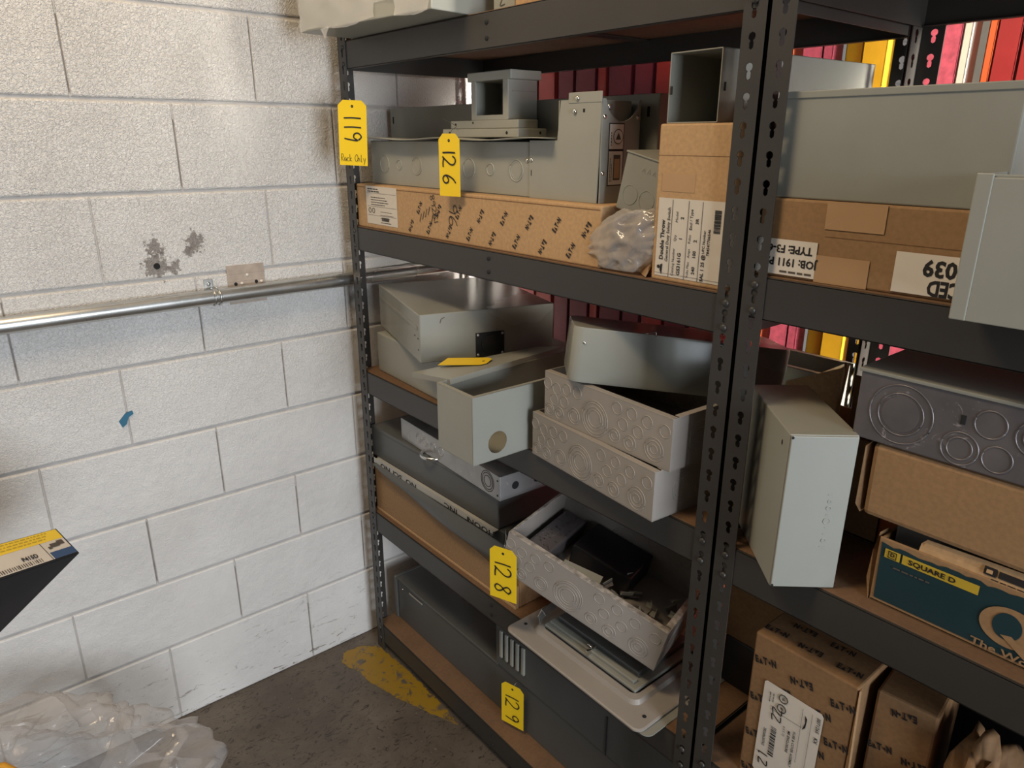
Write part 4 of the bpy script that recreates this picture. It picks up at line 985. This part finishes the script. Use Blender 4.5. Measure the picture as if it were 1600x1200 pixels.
# ================================================================== SHELF E, LEFT RACK
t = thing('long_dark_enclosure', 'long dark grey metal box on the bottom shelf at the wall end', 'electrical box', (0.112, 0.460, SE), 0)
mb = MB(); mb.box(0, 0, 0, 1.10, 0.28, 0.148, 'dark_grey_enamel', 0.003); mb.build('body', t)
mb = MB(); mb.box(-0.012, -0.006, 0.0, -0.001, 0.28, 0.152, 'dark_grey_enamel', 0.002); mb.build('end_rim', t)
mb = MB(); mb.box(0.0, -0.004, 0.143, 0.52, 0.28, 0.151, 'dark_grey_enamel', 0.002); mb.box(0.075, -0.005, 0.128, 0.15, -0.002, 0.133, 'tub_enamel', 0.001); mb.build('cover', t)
screw(t, (0.030, 0, 0.120), (0,-1,0), 0.003)
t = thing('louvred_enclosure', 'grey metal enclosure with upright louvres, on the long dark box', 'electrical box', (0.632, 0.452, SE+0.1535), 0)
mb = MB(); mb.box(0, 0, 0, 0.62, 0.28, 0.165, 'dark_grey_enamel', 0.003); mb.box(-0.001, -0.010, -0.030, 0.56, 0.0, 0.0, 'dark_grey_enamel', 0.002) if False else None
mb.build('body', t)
for i in range(5):
    mb = MB(); x = 0.020+i*0.022
    mb.box(x, -0.006, 0.035, x+0.012, 0.001, 0.118, 'grey_enamel', 0.004); mb.build('louvre', t)
mb = MB(); mb.box(0.40, -0.0025, 0.0, 0.402, 0.0, 0.11, 'black_ink', 0); mb.build('door_seam', t)

# ================================================================== RIGHT RACK, FOURTH SHELF
t = thing('printed_box', 'tall brown carton with repeated black print and a white shipping label, lower right', 'carton', (1.372, 0.422, TD), 0)
L, W, Hh = 0.174, 0.16, 0.295
mb = MB(); mb.box(0, 0, 0, L, W, Hh, 'cardboard_brown', 0.003)
eaton_field(mb, (0.0, -0.0012, 0), X, Z, L, Hh, 0.0100, 14, 0.066, 0.038, lambda x, z: False)
eaton_field(mb, (0.0, 0.004, Hh+0.0012), X, Y, L, W, 0.0100, 5, 0.062, 0.040); mb.build('carton_body', t)
mb = MB(); P = [(0.031, 0.212), (0.126, 0.216), (0.133, 0.208), (0.128, 0.110), (0.123, 0.104), (0.034, 0.050), (0.028, 0.056), (0.026, 0.206)]
P = [(0.028, 0.213), (0.026, 0.030), (0.030, 0.026), (0.125, 0.030), (0.130, 0.035), (0.132, 0.210), (0.128, 0.215), (0.032, 0.217)]
mb.add([(a, -0.0016, b) for a, b in P], [list(range(8))], 'label_paper')
y = -0.0024; U, V_ = -Z, X      # text reads downward
barcode(mb, (0.050, y, 0.135), -Z, X, 0.060, 0.010, 'black_ink', 22, 4)
mb.text('78268630762', (0.0395, y, 0.105), U, V_, 0.0070, 'black_ink', 0.01)
for a, b in ((0.064, 0.200), (0.063, 0.180)): mb.ring((a, y, b), X, Z, 0.0075, 'black_ink', 0.0007, 20)
mb.text('UL', (0.064, y, 0.200), U, V_, 0.006, 'black_ink', 0.03); mb.text('SP', (0.063, y, 0.180), U, V_, 0.006, 'black_ink', 0.03)
for x, l in ((0.098, 0.11), (0.114, 0.15)): rect(mb, (x, y, 0.205-l), X, Z, 0.0005, l, 'faded_ink', 0.0001)
rect(mb, (0.044, y, 0.168), X, Z, 0.055, 0.0005, 'faded_ink', 0.0001)
mb.text('KLRB & COVER ASSEMBLY', (0.090, y, 0.115), U, V_, 0.0064, 'black_ink', 0.01); mb.text('ME ENCLOSURE', (0.081, y, 0.125), U, V_, 0.0062, 'black_ink', 0.02); mb.text('6 6 5 12', (0.072, y, 0.140), U, V_, 0.006, 'black_ink')
mb.text('0071265', (0.125, y, 0.190), U, V_, 0.0085, 'black_ink', 0.01); mb.text('KX', (0.125, y, 0.160), U, V_, 0.0085, 'black_ink', 0.02)
mb.add([(0.103, y, 0.195), (0.107, y, 0.190), (0.101, y, 0.165), (0.106, y, 0.172)], [[0,1,2,3]], 'black_ink')
handwrite(mb, 'ZZ', (0.048, y-0.0004, 0.178), -Z, X, 0.016, 0.0020); handwrite(mb, '/'.replace('/', 'l')+'Z', (0.035, y-0.0004, 0.075), -Z, X, 0.016, 0.0022)
lines(mb, (0.040, y, 0.200), -Z, X, 0.02, 2, -0.006, 0.0025, 'faded_ink', 2)
mb.build('label', t)
mb = MB(); mb.slab([(L+0.002, 0.004, 0.0), (L+0.014, -0.002, 0.0), (L+0.003, 0.002, Hh-0.004), (L+0.001, 0.01, Hh-0.004)], 0.003, 'cardboard'); mb.build('open_flap', t)
t = thing('printed_box', 'second brown carton with black print, right behind the one with the tilted label', 'carton', (1.560, 0.455, TD), 6)
mb = MB(); mb.box(0, 0, 0, 0.085, 0.16, 0.285, 'cardboard_brown', 0.004)
eaton_field(mb, (0.0, -0.0012, 0), X, Z, 0.09, 0.285, 0.009, 10, 0.050, 0.075); mb.build('carton_body', t)
mb = MB(); mb.box(1.205, 0.590, TD+0.115, 1.50, 0.80, 0.862, 'cardboard', 0.004)
tag(mb.build('carton'), 'plain brown carton behind the printed box, catching daylight under the shelf beam', 'carton', 'cartons on the shelves')
mb = MB(); mb.box(1.215, 0.592, TD+0.0004, 1.50, 0.80, TD+0.114, 'black_plastic', 0.004)  # plain black box put in to fill the space under the carton
tag(mb.build('black_filler'), 'black filler box beneath the plain brown carton on the right rack', 'filler')
mb = MB(); mb.box(1.56, 0.68, TD+0.0004, 2.20, 0.80, 0.870, 'black_plastic', 0.004)  # added to black out the gap where the red uprights showed through
tag(mb.build('black_gap_box'), 'added black box darkening the gap behind the crumpled packing paper at the lower right', 'box')
q = random.Random(8)
for i, (x, y_, l_) in enumerate(((1.70, 0.50, 'crumpled brown packing paper low at the right edge of the photo, nearer piece'), (1.84, 0.56, 'crumpled brown packing paper low at the right edge of the photo, farther piece'))):
    o = blob_bag('packing_paper', (x, y_, TD+0.006), (0.05, 0.07, 0.15), 20*i, 'cardboard_brown', 5+i, 4, 0.55); tag(o, l_, 'packing paper')

# ================================================================== TAGS
lot_tag('119', 'yellow tag reading 119 Rack Only on the left rack post beside the wall', (0.214, 0.352, 1.655), 45, 0, 2, 0.070, 0.150, 'Rack Only', [(-0.02, 0.05, 0.012), (-0.042, 0.101, 0.015)])
lot_tag('126', 'yellow tag reading 126 hanging in front of the wireway on the second shelf', (0.566, 0.386, 1.578), 12, 0, 0, 0.060, 0.128, None, [(-0.02, 0.03, 0.020), (-0.05, 0.08, 0.03), (-0.11, 0.10, 0.048)])
lot_tag('128', 'yellow tag reading 128 at the left corner of the tilted scrap tub', (0.823, 0.3225, 0.727), 20, 0, 0, 0.068, 0.130, None, [(-0.004, 0.02, 0.03), (-0.012, 0.03, 0.042)])
lot_tag('129', 'yellow tag reading 129 on the bottom shelf in front of the long dark box', (0.718, 0.438, 0.227), 15, 0, 0, 0.070, 0.130, None, [(0.002, 0.008, 0.012), (0.005, 0.024, 0.014)])
lot_tag('  ', 'blank-looking yellow tag lying flat on the bent grey cover lid', (0.640, 0.415, 1.1035), -58, -84, 0, 0.060, 0.115, None)

# ================================================================== WALL FIXTURES
t = thing('conduit', 'shiny galvanised conduit pipe running along the block wall behind the rack', 'pipe', (0.026, 0, 0))
mb = MB(); mb.tube([(0.0, -3.5, 1.187), (0.0, -0.4, 1.199), (0.0, 0.05, 1.203), (0.0, 0.75, 1.206), (0.0, 1.6, 1.206)], 0.0195, 'bright_galvanized', 28); mb.build('pipe', t)
mb = MB(); n = 14
for yy in (0.030, 0.043): mb.tube([(0.0215*cos(a), yy, 1.2025+0.0215*sin(a)) for a in [-1.9+3.9*i/n for i in range(n+1)]], 0.0022, 'bright_galvanized', 8)
mb.box(-0.026, 0.018, 1.221, -0.0215, 0.040, 1.245, 'bright_galvanized', 0.001); mb.build('strap', t)
screw(t, (-0.0215, 0.029, 1.233), (1,0,0), 0.005, 'screw', 'screw_zinc')
t = thing('bare_patch', 'tan unpainted rectangular patch with anchor holes on the block wall behind the pipe', 'wall patch', (0.0, 0.078, 1.172))
mb = MB(); mb.box(0, 0, 0, 0.002, 0.098, 0.100, 'bare_block', 0.0004)
for a in (0.034, 0.058, 0.078): mb.box(0.0018, 0, a, 0.0026, 0.098, a+0.0025, 'bare_block', 0.0003)
mb.build('patch', t)
for a, b, m_ in ((0.020, 0.052, 'dark_void'), (0.074, 0.053, 'dark_void')):
    mb = MB(); mb.slab_raw([Vector((0.0026, a+0.0045*cos(2*pi*i/12), b+0.0045*sin(2*pi*i/12))) for i in range(12)], X*0.0004, m_); mb.build('anchor_hole', t)
for a, b in ((0.036, 0.052), (0.088, 0.052), (0.052, 0.073)): screw(t, (0.002, a, b), (1,0,0), 0.0040, 'anchor', 'white_label')
mb = MB(); P = [(-0.225, 0.922), (-0.219, 0.905), (-0.209, 0.912), (-0.203, 0.928), (-0.190, 0.935), (-0.192, 0.944), (-0.208, 0.940)]
mb.slab_raw([Vector((0.001, a, b)) for a, b in P], X*0.002, 'blue_tape'); tag(mb.build('tape_scrap'), 'small torn scrap of blue tape stuck on the white block wall', 'tape')
mb = MB(); c = (0.0, -0.084, 1.289)
mb.slab_raw([Vector((0.0003, c[1]+0.0075*cos(2*pi*i/16), c[2]+0.0075*sin(2*pi*i/16))) for i in range(16)], X*0.0006, 'dark_void')
tag(mb.build('drill_hole'), 'dark drilled hole in chipped paint on the block wall above the pipe', 'hole')

# ================================================================== LEFT FOREGROUND
e1, e2, e3 = Vector((.71, -.62, .34)), Vector((-.28, -.68, -.67)), Vector((-.65, -.38, .66))
e1.normalize(); e2 = (e2 - e1*e2.dot(e1)).normalized(); e3 = e1.cross(e2).normalized(); e3 = -e3 if e3.dot(Vector((-.65,-.38,.66))) < 0 else e3
M5 = Matrix.Identity(4)
flip = e1.cross(e2).dot(e3) < 0
# local x along -e1 so that the frame is right handed
ax = -e1 if flip else e1
V0 = Vector((0.523, -0.412, 0.876))
for i in range(3): M5[i][0] = ax[i]; M5[i][1] = e2[i]; M5[i][2] = e3[i]; M5[i][3] = V0[i]
t = thing('product_carton', 'black product carton with a yellow and white label at the left photo edge', 'carton', (0,0,0)); t.matrix_world = M5
sg = -1 if flip else 1
LL, WW, HH = 0.34, 0.26, 0.062
x0, x1 = (min(0, sg*LL), max(0, sg*LL))
mb = MB(); mb.box(x0, 0, 0, x1, WW, HH, 'carton_black', 0.0015); mb.build('carton_body', t)
# label on the face y=0 (spanned by e1 and e3), outward normal -y
mb = MB(); yy = -0.0006
def F(a, b): return Vector((sg*a, 0, b))
def lab(a0, b0, a1, b1, m_, k=0): mb.slab_raw([Vector((sg*a, yy-0.0002*k, b)) for a, b in ((a0,b0),(a1,b0),(a1,b1),(a0,b1))][::(1 if sg > 0 else -1)], Vector((0,-0.0002,0)), m_)
lab(0.006, 0.004, 0.33, 0.060, 'label_paper'); lab(0.006, 0.040, 0.33, 0.060, 'carton_yellow', 1.6); lab(0.004, 0.004, 0.064, 0.018, 'carton_navy', 1.6)
lab(0.068, 0.004, 0.0695, 0.040, 'faded_ink', 3)
EX = X*-sg if False else X*sg
q = random.Random(4)
for j in range(3):
    a = 0.035+0.006*j
    while a < 0.20:
        l = q.uniform(0.004, 0.012); lab(a, 0.0555-j*0.0052, a+l, 0.0572-j*0.0052, 'strip_yellow', 4); a += l+0.003
# little drill drawing
for a0, b0, a1, b1 in ((0.014, 0.028, 0.030, 0.037), (0.028, 0.026, 0.050, 0.034), (0.050, 0.024, 0.058, 0.029)): lab(a0, b0, a1, b1, 'faded_ink', 4)
for i in range(22):
    a = 0.092+i*0.0052; lab(a, 0.006, a+q.uniform(0.001, 0.003), 0.013, 'faded_ink', 4)
mb.text('DR415D', (sg*0.125, -0.0018, 0.0195), X*-1 if sg > 0 else X, Z, 0.0105, 'black_ink', 0.03, 1.3) if False else mb.text('P415D', (sg*0.112, -0.0020, 0.0195), (X if sg < 0 else -X)*1.0, Z if sg < 0 else Z, 0.0105, 'black_ink', 0.03, 1.3)
mb.build('label', t)

def pb(v):
    if v.x > 0.10: v.z *= 1-0.35*(v.x-0.10)/0.2
    return v
o = blob_bag('clear_plastic_bag', (0.335, -0.60, 0.001), (0.255, 0.32, 0.235), 0, 'clear_film', 9, 6, 0.40, None, None)
tag(o, 'big crumpled clear plastic bag on the floor by the block wall', 'plastic bag')
mb = MB(); mb.tube([(0.40, -0.86, 0.40), (0.36, -0.72, 0.425), (0.385, -0.60, 0.40), (0.46, -0.52, 0.33), (0.53, -0.50, 0.22), (0.60, -0.52, 0.10), (0.66, -0.60, 0.012), (0.70, -0.9, 0.010)], 0.007, 'cord_orange', 12)
tag(mb.build('extension_cord'), 'orange yellow cord draped over the clear plastic bag', 'cord')

# ================================================================== BEHIND THE RACKS
def upright(lbl, x, w_, m_, z1=2.35, grp=None, note=False, holes=False, y_=1.35):
    t = thing('steel_upright', lbl, 'steel upright', (x, y_, 0), 0, 0, 0, grp)
    mb = MB(); mb.box(0, 0, 0, w_, 0.003, z1, m_, 0.0008); mb.box(0, 0, 0, 0.003, 0.05, z1, m_, 0.0008); mb.box(w_-0.003, 0, 0, w_, 0.05, z1, m_, 0.0008); mb.build('channel', t)
    if note:
        mb = MB(); mb.slab([(0.014, -0.001, 1.150), (w_-0.008, -0.001, 1.160), (w_-0.006, -0.001, 1.185), (w_-0.016, -0.001, 1.192), (0.012, -0.001, 1.182)], 0.0006, 'note_paper'); lines(mb, (0.018, -0.002, 1.178), X, Z, w_-0.034, 3, 0.008, 0.003, 'faded_ink', 7); mb.build('note', t)
    if holes:
        for zz in (1.155, 1.735, 1.60): screw(t, (w_*0.45, 0, zz), (0,-1,0), 0.007, 'bolt', 'rack_enamel')
    return t
S = lambda x: 1.89+(x-1.89)*1.188
cols = [(-0.02, .07, 'paint_maroon'), (.06, .08, 'paint_red'), (.15, .07, 'paint_red'), (.235, .06, 'paint_maroon'), (.305, .075, 'paint_maroon'), (.39, .03, 'paint_red'), (.43, .08, 'paint_maroon'), (.52, .06, 'paint_maroon'), (.59, .07, 'paint_red'), (.67, .07, 'paint_maroon'), (.75, .07, 'paint_red'), (.83, .06, 'paint_red')]
for i, (x, w_, m_) in enumerate(cols):
    if x < 0.05: continue
    upright('dark red steel upright stored upright behind the left rack', x+0.02, w_, m_, 2.3, 'dark red uprights behind the left rack', False, False, 0.99)
upright('orange steel upright just right of the doubled rack posts', S(.905), .045, 'paint_orange', 2.3)
upright('pink steel upright with a pale note stuck on it', S(.966), .053, 'paint_pink', 2.3, None, True)
upright('narrow plain pink steel upright beside the one with the note', S(1.014), .026, 'paint_pink', 2.3)
upright('yellow steel upright next to the narrow pink one', S(1.064), .043, 'paint_yellow', 2.3, None, False, True)
upright('yellow steel upright seen left of the rear rack posts', S(1.104), .058, 'paint_yellow', 2.3, None, False, True, 1.34)
upright('yellow steel upright half hidden behind the rear rack posts', S(1.18), .04, 'paint_yellow', 1.60)
upright('pinkish red steel upright right of the rear rack posts', S(1.225), .070, 'paint_pink', 2.3)
upright('cream painted steel upright between red ones at the top right', S(1.286), .018, 'paint_cream', 2.3)
upright('thin orange steel upright at the top right', S(1.328), .016, 'paint_orange', 2.3)
upright('red steel upright at the top right, left one of the last pair', S(1.343), .046, 'paint_red', 2.3)
upright('red steel upright at the top right corner of the photo', S(1.385), .08, 'paint_red', 2.3)
for x in (1.46, 1.54, 1.62, 1.70): upright('red steel upright stored behind the right rack', S(x), .08, 'paint_red', 2.3, 'red uprights behind the right rack')
